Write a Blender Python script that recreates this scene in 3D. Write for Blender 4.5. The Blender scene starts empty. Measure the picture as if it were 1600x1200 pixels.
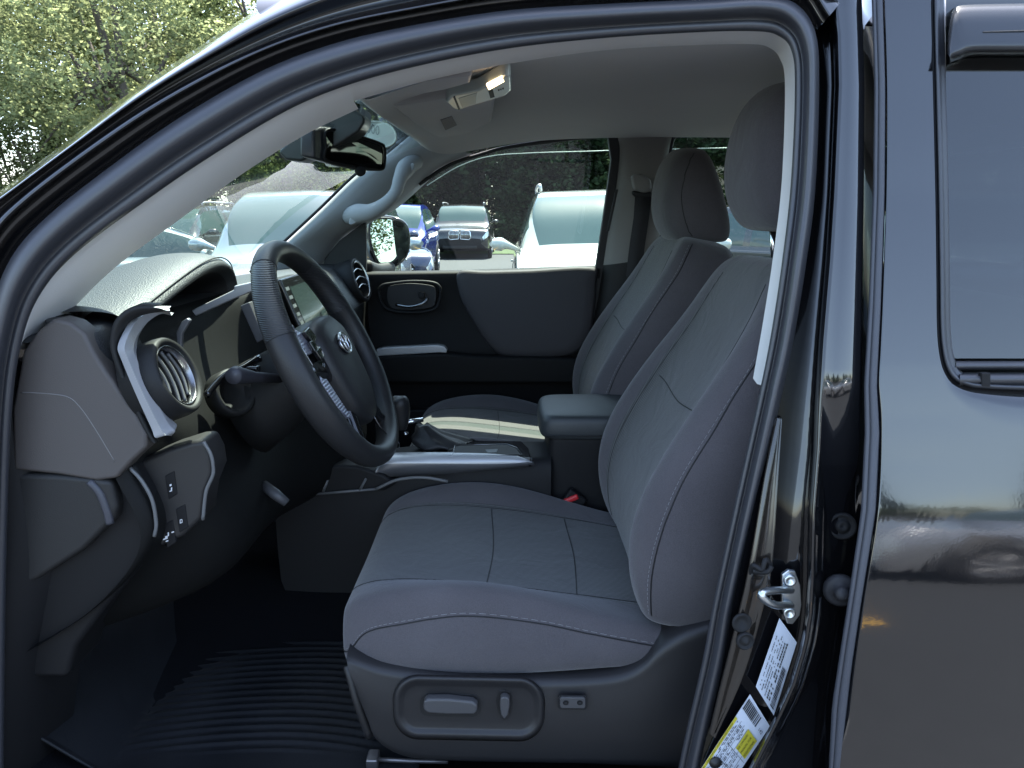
import bpy, bmesh, math, random
from mathutils import Vector, Matrix
R = math.radians
random.seed(7)
S = bpy.context.scene
C = S.collection
# ------------------------------------------------------------------ camera, sky, sun
CAMZ = 1.45; PITCH = 13.0; F = 1156.0
cam_d = bpy.data.cameras.new('camera'); cam = bpy.data.objects.new('camera', cam_d); C.objects.link(cam)
cam.location = (0, 0, CAMZ); cam.rotation_euler = (R(90-PITCH), 0, 0)
cam_d.sensor_width = 36; cam_d.lens = 36*F/1600; cam_d.clip_start = .02; cam_d.clip_end = 2000
S.camera = cam
SUN = Vector((0.15, 0.425, 0.88)).normalized()      # towards the sun: beyond the far side of the cab
elev = math.asin(SUN.z); azim = math.atan2(SUN.x, SUN.y)
W = bpy.data.worlds.new('World'); S.world = W; W.use_nodes = True
nt = W.node_tree; nt.nodes.clear()
sky = nt.nodes.new('ShaderNodeTexSky'); sky.sky_type = 'NISHITA'; sky.sun_disc = False
sky.sun_elevation = elev; sky.sun_rotation = azim; sky.air_density = 1.0; sky.dust_density = 1.2; sky.ozone_density = 2.0
bg = nt.nodes.new('ShaderNodeBackground'); bg.inputs[1].default_value = .15
wo = nt.nodes.new('ShaderNodeOutputWorld')
hs = nt.nodes.new('ShaderNodeHueSaturation'); hs.inputs['Saturation'].default_value = .85
nt.links.new(sky.outputs[0], hs.inputs['Color']); nt.links.new(hs.outputs[0], bg.inputs[0]); nt.links.new(bg.outputs[0], wo.inputs[0])
sd = bpy.data.lights.new('sun', 'SUN'); sd.energy = 5.0; sd.angle = R(.5); sd.color = (1, .95, .86)
so = bpy.data.objects.new('sun', sd); C.objects.link(so); so.rotation_euler = SUN.to_track_quat('Z', 'Y').to_euler()
S.view_settings.view_transform = 'Standard'; S.view_settings.look = 'None'; S.view_settings.gamma = 1
S.view_settings.exposure = 2.3
try:
    S.cycles.max_bounces = 10; S.cycles.transparent_max_bounces = 24; S.cycles.sample_clamp_indirect = 6
    S.cycles.caustics_reflective = False; S.cycles.caustics_refractive = False
except Exception: pass

# ------------------------------------------------------------------ geometry helpers
P_ = R(PITCH)
FW = Vector((0, math.cos(P_), -math.sin(P_))); UPV = Vector((0, math.sin(P_), math.cos(P_)))
def ray(px, py): return FW + UPV*((600-py)/F) + Vector((1, 0, 0))*((px-800)/F)
def U(px, py, Y):
    r = ray(px, py); return Vector((0, 0, CAMZ)) + r*(Y/r.y)
def UZ(px, py, z):
    r = ray(px, py); return Vector((0, 0, CAMZ)) + r*((z-CAMZ)/r.z)
def UX(px, py, x):
    r = ray(px, py); return Vector((0, 0, CAMZ)) + r*(x/r.x)
def lerp(a, b, t): return a+(b-a)*t
def interp(tab, x):
    if x <= tab[0][0]: return tab[0][1]
    for (a, u), (b, v) in zip(tab, tab[1:]):
        if x <= b: return lerp(u, v, (x-a)/(b-a))
    return tab[-1][1]
def cr(pts, n, closed=False):
    """n points along a Catmull-Rom curve through pts (parameter = index)"""
    pts = [Vector(p) for p in pts]; m = len(pts); out = []
    seg = m if closed else m-1
    for k in range(n):
        t = k*seg/(n if closed else n-1); i = min(int(t), seg-1); u = t-i
        def g(j):
            if closed: return pts[j % m]
            if j < 0: return pts[0]*2-pts[1]
            if j >= m: return pts[-1]*2-pts[-2]
            return pts[j]
        p0, p1, p2, p3 = g(i-1), g(i), g(i+1), g(i+2)
        out.append(.5*((2*p1)+(p2-p0)*u+(2*p0-5*p1+4*p2-p3)*u*u+(3*p1-p0-3*p2+p3)*u**3))
    return out
def mesh(name, verts, faces, mat, parent=None, smooth=True, mats=None, fm=None):
    me = bpy.data.meshes.new(name); me.from_pydata([tuple(v) for v in verts], [], faces); me.update()
    for m_ in (mats or [mat]): me.materials.append(m_)
    if fm:
        for p, k in zip(me.polygons, fm): p.material_index = k
    if smooth:
        for p in me.polygons: p.use_smooth = True
    bm = bmesh.new(); bm.from_mesh(me); bmesh.ops.recalc_face_normals(bm, faces=bm.faces); bm.to_mesh(me); bm.free()
    o = bpy.data.objects.new(name, me); C.objects.link(o)
    if parent: o.parent = parent
    return o
def grid(name, rows, mat, parent=None, closed=False, caps=False, sub=0, solid=0, smooth=True, mats=None, fmf=None, off=-1, closev=False):
    n = len(rows[0]); m = len(rows); v = [p for r in rows for p in r]; f = []; fm = []
    for i in range(m if closev else m-1):
        for j in range(n if closed else n-1):
            a, b = i*n+j, i*n+(j+1) % n; i2 = (i+1) % m
            f.append((a, b, i2*n+(j+1) % n, i2*n+j)); fm.append(fmf(i, j) if fmf else 0)
    if caps:
        f.append(tuple(range(n))); f.append(tuple((m-1)*n+j for j in range(n))); fm += [0, 0]
    o = mesh(name, v, f, mat, parent, smooth, mats, fm)
    if solid:
        s = o.modifiers.new('s', 'SOLIDIFY'); s.thickness = solid; s.offset = off
    if sub:
        s = o.modifiers.new('sub', 'SUBSURF'); s.levels = s.render_levels = sub
    return o
def tube(name, path, r, mat, parent=None, n=10, res=None, closed=False, flat=1.0, up=None):
    """swept round section; r number or list"""
    pts = [Vector(p) for p in path]
    if res: 
        if not isinstance(r, (int, float)):
            rr = [Vector((x, 0, 0)) for x in r]; r = [q.x for q in cr(rr, res, closed)]
        pts = cr(pts, res, closed)
    m = len(pts); rows = []; up = up or Vector((0.03, .05, 1)).normalized(); prev = None
    for i, p in enumerate(pts):
        a = pts[(i-1) % m] if (closed or i > 0) else p; b = pts[(i+1) % m] if (closed or i < m-1) else p
        t = (b-a).normalized()
        s = t.cross(up)
        if s.length < .05: s = t.cross(Vector((1, 0, 0)))
        s.normalize()
        if prev is not None and s.dot(prev) < 0: s = -s
        prev = s; w = t.cross(s).normalized()
        q = r if isinstance(r, (int, float)) else r[i]
        rows.append([p + s*(math.cos(2*math.pi*k/n)*q) + w*(math.sin(2*math.pi*k/n)*q*flat) for k in range(n)])
    return grid(name, rows, mat, parent, closed=True, caps=not closed, closev=closed)
def prism(name, pts, vec, mat, parent=None, bevel=0, seg=2, smooth=False):
    """n-gon pts extruded by vec, edges bevelled"""
    pts = [Vector(p) for p in pts]; n = len(pts); vec = Vector(vec)
    v = pts+[p+vec for p in pts]
    f = [tuple(range(n)), tuple(range(2*n-1, n-1, -1))]+[(i, (i+1) % n, n+(i+1) % n, n+i) for i in range(n)]
    o = mesh(name, v, f, mat, parent, smooth)
    if bevel:
        b = o.modifiers.new('b', 'BEVEL'); b.width = bevel; b.segments = seg; b.limit_method = 'ANGLE'; b.angle_limit = R(35)
        for p in o.data.polygons: p.use_smooth = True
        o.modifiers.new('wn', 'WEIGHTED_NORMAL')
    return o
def plate(name, pts, Y, th, mat, parent=None, bevel=.003, **k):
    """pixel outline at depth Y (or per point), th metres thick away from the camera"""
    return prism(name, [U(p[0], p[1], p[2] if len(p) > 2 else Y) for p in pts], (0, th, 0), mat, parent, bevel, **k)
def box(name, c, s, mat, parent=None, bevel=.004, rot=None, seg=2):
    x, y, z = [q/2 for q in s]
    pts = [Vector(p) for p in ((-x, -y, -z), (x, -y, -z), (x, y, -z), (-x, y, -z))]
    o = prism(name, pts, (0, 0, 2*z), mat, parent, bevel, seg)
    if rot:
        o.data.transform(rot if isinstance(rot, Matrix) else Matrix.Rotation(rot[0], 4, 'X') @ Matrix.Rotation(rot[1], 4, 'Y') @ Matrix.Rotation(rot[2], 4, 'Z'))
    o.data.transform(Matrix.Translation(Vector(c))); return o
def frame_from(n, up=Vector((0, 0, 1))):
    n = Vector(n).normalized(); s = up.cross(n).normalized(); u = n.cross(s)
    return s, u, n
def disc(name, c, n, prof, mat, parent=None, seg=40, sy=1.0, up=Vector((0, 0, 1)), caps=True):
    """lathe: prof = [(r, h)] about axis n"""
    s, u, n = frame_from(n, up); c = Vector(c)
    rows = [[c + n*h + s*(math.cos(2*math.pi*k/seg)*r_) + u*(math.sin(2*math.pi*k/seg)*r_*sy) for k in range(seg)] for r_, h in prof]
    return grid(name, rows, mat, parent, closed=True, caps=caps)
def quadmap(c4, Y):
    def f(s, t, lift=0):
        a = Vector(c4[0])*(1-s)*(1-t)+Vector(c4[1])*s*(1-t)+Vector(c4[2])*s*t+Vector(c4[3])*(1-s)*t
        return U(a.x, a.y, (Y(a.y) if callable(Y) else Y)-lift)
    return f
def quads(name, qs, mat, parent): 
    v = []; f = []
    for q in qs:
        f.append(tuple(range(len(v), len(v)+len(q)))); v += q
    return mesh(name, v, f, mat, parent, smooth=False)
def text(name, s, mapf, mat, parent, size=1.0):
    cu = bpy.data.curves.new('t', 'FONT'); cu.body = s; cu.size = size
    to = bpy.data.objects.new('t', cu); C.objects.link(to)
    dg = bpy.context.evaluated_depsgraph_get(); me = bpy.data.meshes.new_from_object(to.evaluated_get(dg))
    bpy.data.objects.remove(to)
    for v in me.vertices: v.co = mapf(v.co.x, v.co.y)
    me.materials.clear(); me.materials.append(mat); me.name = name
    o = bpy.data.objects.new(name, me); C.objects.link(o); o.parent = parent; return o
def empty(name, loc=(0, 0, 0), parent=None):
    o = bpy.data.objects.new(name, None); C.objects.link(o); o.location = loc; o.empty_display_size = .1
    if parent: o.parent = parent
    return o
def tag(o, label=None, cat=None, group=None, kind=None):
    for k, v in (('label', label), ('category', cat), ('group', group), ('kind', kind)):
        if v: o[k] = v
    return o

# ------------------------------------------------------------------ materials
MC = {}
def pm(name, col, rough=.6, metal=0, spec=.5, coat=0, bump=None, emit=None, var=0, sheen=0):
    """bump = (kind, scale, strength, distance)"""
    if name in MC: return MC[name]
    m = bpy.data.materials.new(name); m.use_nodes = True; t = m.node_tree; b = t.nodes['Principled BSDF']
    b.inputs['Base Color'].default_value = (*col, 1); b.inputs['Roughness'].default_value = rough
    b.inputs['Metallic'].default_value = metal; b.inputs['Specular IOR Level'].default_value = spec
    b.inputs['Coat Weight'].default_value = coat; b.inputs['Coat Roughness'].default_value = .03
    if sheen: b.inputs['Sheen Weight'].default_value = sheen; b.inputs['Sheen Roughness'].default_value = .5
    tc = t.nodes.new('ShaderNodeTexCoord')
    if emit: b.inputs['Emission Color'].default_value = (*emit[0], 1); b.inputs['Emission Strength'].default_value = emit[1]
    if var:
        n = t.nodes.new('ShaderNodeTexNoise'); n.inputs['Scale'].default_value = 9; n.inputs['Detail'].default_value = 8
        t.links.new(tc.outputs['Object'], n.inputs['Vector'])
        mr = t.nodes.new('ShaderNodeMapRange'); mr.inputs[3].default_value = 1-var; mr.inputs[4].default_value = 1+var
        t.links.new(n.outputs['Fac'], mr.inputs[0])
        mx = t.nodes.new('ShaderNodeVectorMath'); mx.operation = 'SCALE'; mx.inputs[0].default_value = col
        t.links.new(mr.outputs[0], mx.inputs['Scale']); t.links.new(mx.outputs[0], b.inputs['Base Color'])
        mr2 = t.nodes.new('ShaderNodeMapRange'); mr2.inputs[3].default_value = max(0, rough-.12*var*3); mr2.inputs[4].default_value = min(1, rough+.12*var*3)
        t.links.new(n.outputs['Fac'], mr2.inputs[0]); t.links.new(mr2.outputs[0], b.inputs['Roughness'])
    if bump:
        kind, sc, st, di = bump
        if kind == 'noise':
            n = t.nodes.new('ShaderNodeTexNoise'); n.inputs['Scale'].default_value = sc; n.inputs['Detail'].default_value = 4; out = n.outputs['Fac']
        elif kind == 'vor':
            n = t.nodes.new('ShaderNodeTexVoronoi'); n.inputs['Scale'].default_value = sc; n.feature = 'SMOOTH_F1'; out = n.outputs['Distance']
        else:
            n = t.nodes.new('ShaderNodeTexWave'); n.wave_type = 'BANDS'; n.bands_direction = kind; n.inputs['Scale'].default_value = sc
            n.inputs['Distortion'].default_value = .6; n.inputs['Detail'].default_value = 2; n.inputs['Detail Scale'].default_value = 3; out = n.outputs['Fac']
        t.links.new(tc.outputs['Object'], n.inputs['Vector'])
        bp = t.nodes.new('ShaderNodeBump'); bp.inputs['Strength'].default_value = st; bp.inputs['Distance'].default_value = di
        t.links.new(out, bp.inputs['Height']); t.links.new(bp.outputs[0], b.inputs['Normal'])
        if coat: t.links.new(bp.outputs[0], b.inputs['Coat Normal'])
    MC[name] = m; return m
def glass(name, tint, ior=1.5, rough=0.0, boost=1.0):
    if name in MC: return MC[name]
    m = bpy.data.materials.new(name); m.use_nodes = True; t = m.node_tree; t.nodes.clear()
    o = t.nodes.new('ShaderNodeOutputMaterial'); mx = t.nodes.new('ShaderNodeMixShader'); tr = t.nodes.new('ShaderNodeBsdfTransparent')
    gl = t.nodes.new('ShaderNodeBsdfGlossy'); fr = t.nodes.new('ShaderNodeFresnel'); ge = t.nodes.new('ShaderNodeNewGeometry'); mr = t.nodes.new('ShaderNodeMapRange'); mr.inputs[3].default_value = ior; mr.inputs[4].default_value = 1/ior
    t.links.new(ge.outputs['Backfacing'], mr.inputs[0]); t.links.new(mr.outputs[0], fr.inputs[0])
    tr.inputs[0].default_value = (*tint, 1); gl.inputs['Roughness'].default_value = rough; gl.inputs[0].default_value = (boost, boost, boost, 1)
    t.links.new(fr.outputs[0], mx.inputs[0]); t.links.new(tr.outputs[0], mx.inputs[1]); t.links.new(gl.outputs[0], mx.inputs[2]); t.links.new(mx.outputs[0], o.inputs[0])
    MC[name] = m; return m
PAINT = pm('black_paint', (.006, .006, .007), .12, spec=.5, coat=1.0, bump=('noise', 330, .025, .001))
PAINT.node_tree.nodes['Principled BSDF'].inputs['Coat IOR'].default_value = 1.62; PAINT.node_tree.nodes['Principled BSDF'].inputs['IOR'].default_value = 1.45
PAINT_DIM = pm('black_paint_dim_coat', (.005, .005, .006), .1, coat=.7, bump=('noise', 60, .05, .001))
RUB = pm('door_seal_rubber', (.030, .031, .037), .46, spec=.8, bump=('noise', 500, .1, .0005))
RUBD = pm('matte_rubber', (.012, .012, .013), .65, spec=.3)
TRIM = pm('light_grey_trim', (.78, .765, .74), .8, bump=('noise', 420, .2, .0006), var=.04)
HEAD = pm('headliner_cloth', (.35, .335, .33), .95, bump=('noise', 500, .3, .0008), var=.05, sheen=.3)
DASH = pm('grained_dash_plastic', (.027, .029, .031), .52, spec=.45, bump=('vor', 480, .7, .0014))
DASHS = pm('dark_soft_plastic', (.013, .013, .013), .6, spec=.3, bump=('vor', 700, .25, .0006))
DARK = pm('black_plastic', (.008, .008, .009), .6, spec=.25, bump=('noise', 600, .15, .0005))
BLK = pm('deep_black', (.004, .004, .005), .6)
PIANO = pm('gloss_black_plastic', (.006, .006, .007), .12, coat=.6)
SILV = pm('satin_silver_plastic', (.46, .46, .47), .36, metal=.3, bump=('noise', 900, .08, .0003))
SILVD = pm('dark_satin_silver', (.20, .20, .21), .34, metal=.6)
CHR = pm('chrome', (.75, .75, .76), .12, metal=1)
ZINC = pm('zinc_steel', (.62, .66, .68), .3, metal=1, bump=('noise', 90, .12, .001), var=.15)
def cloth(name, ca, cb, ribs, sheen=.25):
    m = pm(name, ca, .95, spec=.2, sheen=sheen); t = m.node_tree; b = t.nodes['Principled BSDF']; tc = t.nodes['Texture Coordinate']
    n = t.nodes.new('ShaderNodeTexNoise'); n.inputs['Scale'].default_value = 650; n.inputs['Detail'].default_value = 2
    n2 = t.nodes.new('ShaderNodeTexNoise'); n2.inputs['Scale'].default_value = 7; n2.inputs['Detail'].default_value = 5
    t.links.new(tc.outputs['Object'], n.inputs['Vector']); t.links.new(tc.outputs['Object'], n2.inputs['Vector'])
    a = t.nodes.new('ShaderNodeMath'); a.operation = 'MULTIPLY_ADD'; a.inputs[1].default_value = .55; t.links.new(n.outputs['Fac'], a.inputs[0])
    k = t.nodes.new('ShaderNodeMath'); k.operation = 'MULTIPLY'; k.inputs[1].default_value = .45; t.links.new(n2.outputs['Fac'], k.inputs[0]); t.links.new(k.outputs[0], a.inputs[2])
    out = a.outputs[0]
    if ribs:
        w = t.nodes.new('ShaderNodeTexWave'); w.wave_type = 'BANDS'; w.bands_direction = 'Y'; w.inputs['Scale'].default_value = 62; w.inputs['Distortion'].default_value = .5
        w.inputs['Detail'].default_value = 2; w.inputs['Detail Scale'].default_value = 1.2; t.links.new(tc.outputs['Object'], w.inputs['Vector'])
        x = t.nodes.new('ShaderNodeMath'); x.operation = 'MULTIPLY_ADD'; x.inputs[1].default_value = .5; t.links.new(w.outputs['Fac'], x.inputs[0])
        y = t.nodes.new('ShaderNodeMath'); y.operation = 'MULTIPLY'; y.inputs[1].default_value = .6; t.links.new(out, y.inputs[0]); t.links.new(y.outputs[0], x.inputs[2]); out = x.outputs[0]
    r = t.nodes.new('ShaderNodeValToRGB'); r.color_ramp.elements[0].position = .3; r.color_ramp.elements[1].position = .7
    r.color_ramp.elements[0].color = (*ca, 1); r.color_ramp.elements[1].color = (*cb, 1); t.links.new(out, r.inputs[0]); t.links.new(r.outputs[0], b.inputs['Base Color'])
    bp = t.nodes.new('ShaderNodeBump'); bp.inputs['Strength'].default_value = .6; bp.inputs['Distance'].default_value = .0015; t.links.new(out, bp.inputs['Height'])
    # broad shallow puckers of worn cloth
    n3 = t.nodes.new('ShaderNodeTexNoise'); n3.inputs['Scale'].default_value = 14; n3.inputs['Detail'].default_value = 3; n3.inputs['Distortion'].default_value = 1.2; t.links.new(tc.outputs['Object'], n3.inputs['Vector'])
    b2 = t.nodes.new('ShaderNodeBump'); b2.inputs['Strength'].default_value = .22; b2.inputs['Distance'].default_value = .012; t.links.new(n3.outputs['Fac'], b2.inputs['Height'])
    t.links.new(bp.outputs[0], b2.inputs['Normal']); t.links.new(b2.outputs[0], b.inputs['Normal']); return m
FABI = cloth('ribbed_insert_cloth', (.046, .046, .045), (.094, .093, .090), True)
FABS = cloth('smooth_bolster_cloth', (.062, .056, .060), (.098, .090, .095), False)
STI = pm('grey_thread', (.22, .22, .23), .8)
LEA = pm('black_leather', (.017, .017, .018), .45, spec=.4, bump=('vor', 520, .3, .0007))
MAT = pm('floor_mat_rubber', (.009, .010, .012), .6, spec=.3, bump=('noise', 300, .4, .001), var=.35)
CARP = pm('black_carpet', (.006, .0065, .008), .98, spec=.1, bump=('noise', 700, .8, .003))
WHT = pm('white_print_paper', (.66, .70, .78), .45)
INK = pm('black_ink', (.01, .01, .01), .5)
YEL = pm('yellow_print', (.55, .48, .04), .5)
RED = pm('red_plastic', (.55, .025, .03), .4, emit=None)
SCR = pm('dark_screen', (.03, .045, .045), .1, coat=.5)
ICON = pm('printed_icon_white', (.7, .7, .72), .5)
AMB = pm('amber_streak_glow', (.9, .5, .2), .4, emit=((1, .42, .12), 2.2))
GLS = glass('green_tinted_glass', (.78, .90, .83))
GLW = glass('windshield_glass', (.72, .86, .80), boost=1.0)
GLD = glass('dark_rear_door_glass', (.05, .06, .065), ior=1.75)
MIR = pm('mirror_silver', (.50, .56, .54), .01, metal=1)

truck = tag(empty('pickup_truck', (0.35, 1.75, 0)), 'black pickup truck with its driver door open, cloth seats and steering wheel showing', 'pickup truck')
_old = mesh
def place_parent(o): pass
# children are modelled in world coordinates: the parent's offset is undone once, at the end
def Yo(py): return interp([(-140, 1.10), (0, 1.052), (150, 1.028), (300, 1.002), (450, .972), (570, .948), (650, .933), (720, .919), (800, .902), (900, .887), (1000, .878), (1200, .872), (1400, .872)], py)
# ================================================================== TRUCK BODY SIDE
T_ = [(5,1300),(8,1000),(12,800),(19,640),(33,540),(60,465),(117,397),(233,310),(333,242),(450,172),(550,131),(667,100),(800,75),(950,59),(1100,50),(1183,49),(1216,56),(1236,78),(1242,133),(1236,280),(1223,400),(1205,520),(1185,620),(1145,800),(1115,940),(1098,1030),(1065,1175),(1042,1300)]
S_ = [(-30,1300),(-27,1000),(-22,800),(-15,620),(2,505),(32,425),(88,358),(204,266),(306,196),(426,127),(536,86),(658,56),(796,33),(948,22),(1100,14),(1190,9),(1236,22),(1262,62),(1268,133),(1262,290),(1247,410),(1228,530),(1206,630),(1166,810),(1136,950),(1120,1040),(1087,1182),(1066,1300)]
O_ = [(-48,1300),(-45,1000),(-40,800),(-33,610),(-15,490),(16,405),(74,338),(190,247),(293,176),(415,108),(529,66),(653,38),(794,16),(947,6),(1100,-1),(1193,-6),(1244,6),(1274,50),(1280,133),(1274,296),(1259,416),(1239,538),(1218,636),(1178,816),(1148,958),(1133,1048),(1100,1190),(1080,1300)]
YT = [1.0]*4+[1.005,1.01,1.02,1.03,1.04,1.05,1.055,1.06,1.06,1.06,1.06,1.06,1.06,1.055,1.05,1.03,1.01,1.0,.99,.975,.965,.96,.955,.955]
def line(a, dy, ys=None): return cr([U(p[0], p[1], y+dy) for p, y in zip(a, ys or YT)], 190)
def mid(a, b, t): return [(lerp(p[0], q[0], t), lerp(p[1], q[1], t)) for p, q in zip(a, b)]
# rubber door seal: a fat rounded bulb
rows = [line(T_, .03), line(T_, .0), line(mid(T_, S_, .25), -.012), line(mid(T_, S_, .42), -.004), line(mid(T_, S_, .5), -.003), line(mid(T_, S_, .62), -.014), line(mid(T_, S_, .85), -.024), line(S_, -.027), line(mid(S_, O_, .5), -.023), line(O_, -.006), line(O_, .03)]
tag(grid('door_seal', rows, RUB, truck), 'thick rubber seal round the open door aperture')
# painted aperture: outer roof rail, channels and thin flange outside the seal
B2 = [(-90,1300),(-88,1000),(-84,760),(-75,580),(-55,460),(-22,368),(36,305),(170,206),(277,139),(402,76),(520,35),(648,8),(792,-16),(946,-26),(1100,-32),(1198,-36),(1262,-30),(1300,20)]
L0 = [(-260,1300),(-250,1000),(-220,700),(-180,470),(-130,395),(-70,345),(0,302),(100,228),(200,151),(300,84),(400,21),(520,-32),(700,-78),(920,-95),(1100,-100),(1210,-100),(1300,-96),(1390,-90)]
n_ = len(B2)
def ln(a, y0): return cr([U(p[0], p[1], y0[i] if isinstance(y0, list) else y0) for i, p in enumerate(a)], 110)
O2 = O_[:n_]; YO = YT[:n_]
YL = [Yo(L0[i][1])+(.035 if i < 8 else .0) for i in range(n_)]
dY = lambda ys, d: [y+d for y in ys]
rows = [ln(O2, dY(YO, .0)), ln(mid(O2, B2, .15), dY(YO, .022)), ln(mid(O2, B2, .6), dY(YO, .02)), ln(mid(O2, B2, .72), dY(YO, .016)), ln(mid(O2, B2, .80), dY(YO, -.012)), ln(mid(O2, B2, .84), dY(YO, -.014)), ln(B2, dY(YO, -.009)), ln(mid(B2, L0, .10), dY(YO, -.002)), ln(mid(B2, L0, .14), dY(YO, .004)), ln(mid(B2, L0, .18), dY(YO, .014)),
        ln(mid(B2, L0, .45), dY(YO, .008)), ln(mid(B2, L0, .62), dY(YO, -.01)), ln(mid(B2, L0, .74), dY(YO, -.012)), ln(mid(B2, L0, .86), dY(YO, .004)), ln(mid(B2, L0, .95), dY(YO, .03)), ln(L0, dY(YO, .07)), ln([(p[0]-3, p[1]-2) for p in L0], dY(YO, .12))]
tag(grid('roof_rail', rows, PAINT_DIM, truck, sub=1), 'glossy black painted rail over the door opening')

# centre pillar between the doors
ys = [-140, -60, 0, 40, 80, 133, 220, 347, 440, 530, 600, 680, 750, 830, 900, 960, 1020, 1070, 1125, 1195, 1300]
so_ = [(-140,1250),(0,1240),(50,1270),(80,1276),(133,1281),(296,1275),(416,1260),(538,1240),(636,1219),(816,1179),(958,1149),(1048,1134),(1190,1101),(1300,1081)]
p1_ = [(-140,1300),(0,1304),(53,1310),(133,1312),(300,1305),(410,1298),(530,1288),(640,1281),(700,1279),(800,1271),(900,1269),(960,1266),(1010,1258),(1070,1240),(1125,1215),(1195,1180),(1300,1120)]
p2_ = [(-140,1340),(0,1347),(133,1351),(300,1350),(410,1348),(530,1346),(640,1344),(700,1343),(800,1337),(925,1320),(1100,1293),(1200,1288),(1300,1284)]
st0 = [(-140,1350),(0,1362),(133,1366),(300,1364),(480,1357),(600,1350),(675,1351),(800,1345),(925,1327),(1100,1300),(1200,1295),(1300,1290)]
st1 = [(-140,1376),(0,1381),(133,1385),(300,1384),(480,1378),(600,1372),(675,1376),(800,1370),(950,1346),(1050,1331),(1200,1315),(1300,1305)]
rows = []
for y in [lerp(ys[i], ys[i+1], k/3) for i in range(len(ys)-1) for k in range(3)]+[1300]:
    a, b, c, d = interp(so_, y), interp(p1_, y), interp(p2_, y), interp(st0, y); yo = Yo(y); g = b-a
    low = max(0, min(1, (y-600)/200))
    rows.append([U(a-6, y, yo+.05), U(a+g*.25, y, yo+.062), U(a+g*.6, y, yo+.066), U(b-9, y, yo+.06), U(b-3, y, yo+.012), U(b, y, yo+.006), U(b+4, y, yo+.008+.03*low), U(lerp(b, c, .35), y, yo+.006+.05*low), U(lerp(b, c, .7), y, yo+.008+.052*low),
                 U(c-3, y, yo+.012+.05*low), U(c, y, yo+.02+.045*low), U(c+3, y, yo+.055+.01*low), U(d+8, y, yo+.07)])
pillar = tag(grid('centre_pillar', rows, None, truck, mats=[PAINT, PAINT_DIM], fmf=lambda i, j: 1 if j < 6 or i > 34 else 0), 'glossy black painted pillar with striker, plugs and stickers')  # same paint; a dimmer coat builds dark reflections into channel and lower faces
# triangular panel beside the seal, brown reflection put into its colour, raised edges
tri_l = [(1220,655),(1204,740),(1176,900),(1150,1010),(1131,1085),(1115,1152)]
tri_r = [(1222,655),(1215,760),(1207,880),(1190,960),(1160,1060),(1117,1154)]
l_ = cr([U(x, y, Yo(y)+.032) for x, y in tri_l], 24); r_ = cr([U(x, y, Yo(y)+.036) for x, y in tri_r], 24)
l2 = [p+Vector((-.004, .01, 0)) for p in l_]; r2 = [p+Vector((.004, .02, 0)) for p in r_]
m_ = [lerp(a, b, .5)+Vector((0, .008, 0)) for a, b in zip(l_, r_)]
li = [lerp(a, b, .1)+Vector((0, .006, 0)) for a, b in zip(l_, r_)]; ri = [lerp(a, b, .9)+Vector((0, .006, 0)) for a, b in zip(l_, r_)]
grid('inner_panel', [l2, l_, li, m_, ri, r_, r2], pm('black_paint_brown_reflection', (.02, .016, .013), .2, coat=.6), pillar)
for x, y, r in ((1163, 1000, .011),):
    q = U(x, y, Yo(y)+.026); n = (.1, -1, .1)
    disc('grommet', q, n, [(.012, .0), (.0125, .004), (.0105, .007), (.009, .004), (.006, .003), (.004, .006), (.0, .006)], RUBD, pillar, 28)
    disc('grommet', U(1158, 972, Yo(972)+.03), n, [(.013, 0), (.014, .003), (.012, .005), (.008, .001), (0, .0)], RUBD, pillar, 28)
disc('bolt_head', U(1210, 660, Yo(660)+.045), (-.2, -1, 0), [(.006, 0), (.006, .005), (0, .006)], RUBD, pillar, 12)
tube('wire_clip', [U(1174, 908, .93), U(1176, 884, .92), U(1190, 890, .915), U(1196, 875, .918), U(1204, 882, .925)], .0035, RUBD, pillar, res=24)
tube('wire_clip', [U(1176, 892, .92), U(1198, 893, .918), U(1205, 884, .92)], .004, RUBD, pillar, res=14)
for x, y, r in ((1325, 748, .016), (1318, 822, .019)):
    q = U(x-2, y, Yo(y)+.058)
    disc('hole_plug', q, (-.2, -1, .15), [(r, -.004), (r, .002), (r*.85, .004), (r*.7, .0), (r*.5, .0), (r*.45, .003), (r*.2, .004), (0, .001)], RUBD, pillar, 30)
disc('rubber_bumper', U(1312, 920, Yo(920)+.05), (-.25, -1, .1), [(.022, 0), (.023, .006), (.018, .010), (.011, .010), (.010, .018), (.007, .022), (0, .022)], pm('bumper_rubber', (.03, .03, .034), .6), pillar, 30)
# striker
Ys = .929
pl = [(1222,898),(1232,891),(1243,893),(1251,915),(1253,945),(1250,962),(1239,976),(1230,975),(1222,950)]
stk = plate('striker', pl, Ys, .006, ZINC, pillar, .0015)
for a, b in ((1230, 906), (1229, 957)):
    disc('bolt_head', U(a+4, b, Ys-.001), (-.1, -1, 0), [(.0085, 0), (.0085, .003), (.006, .0045), (.0045, .002), (0, .002)], ZINC, stk, 20)
tube('striker_loop', [U(1236, 922, Ys+.003), U(1222, 922, Ys-.015), U(1204, 923, Ys-.035), U(1192, 926, Ys-.047), U(1190, 932, Ys-.05), U(1200, 941, Ys-.045), U(1215, 946, Ys-.03), U(1236, 945, Ys+.003)], .0052, ZINC, stk, res=44)
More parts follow.
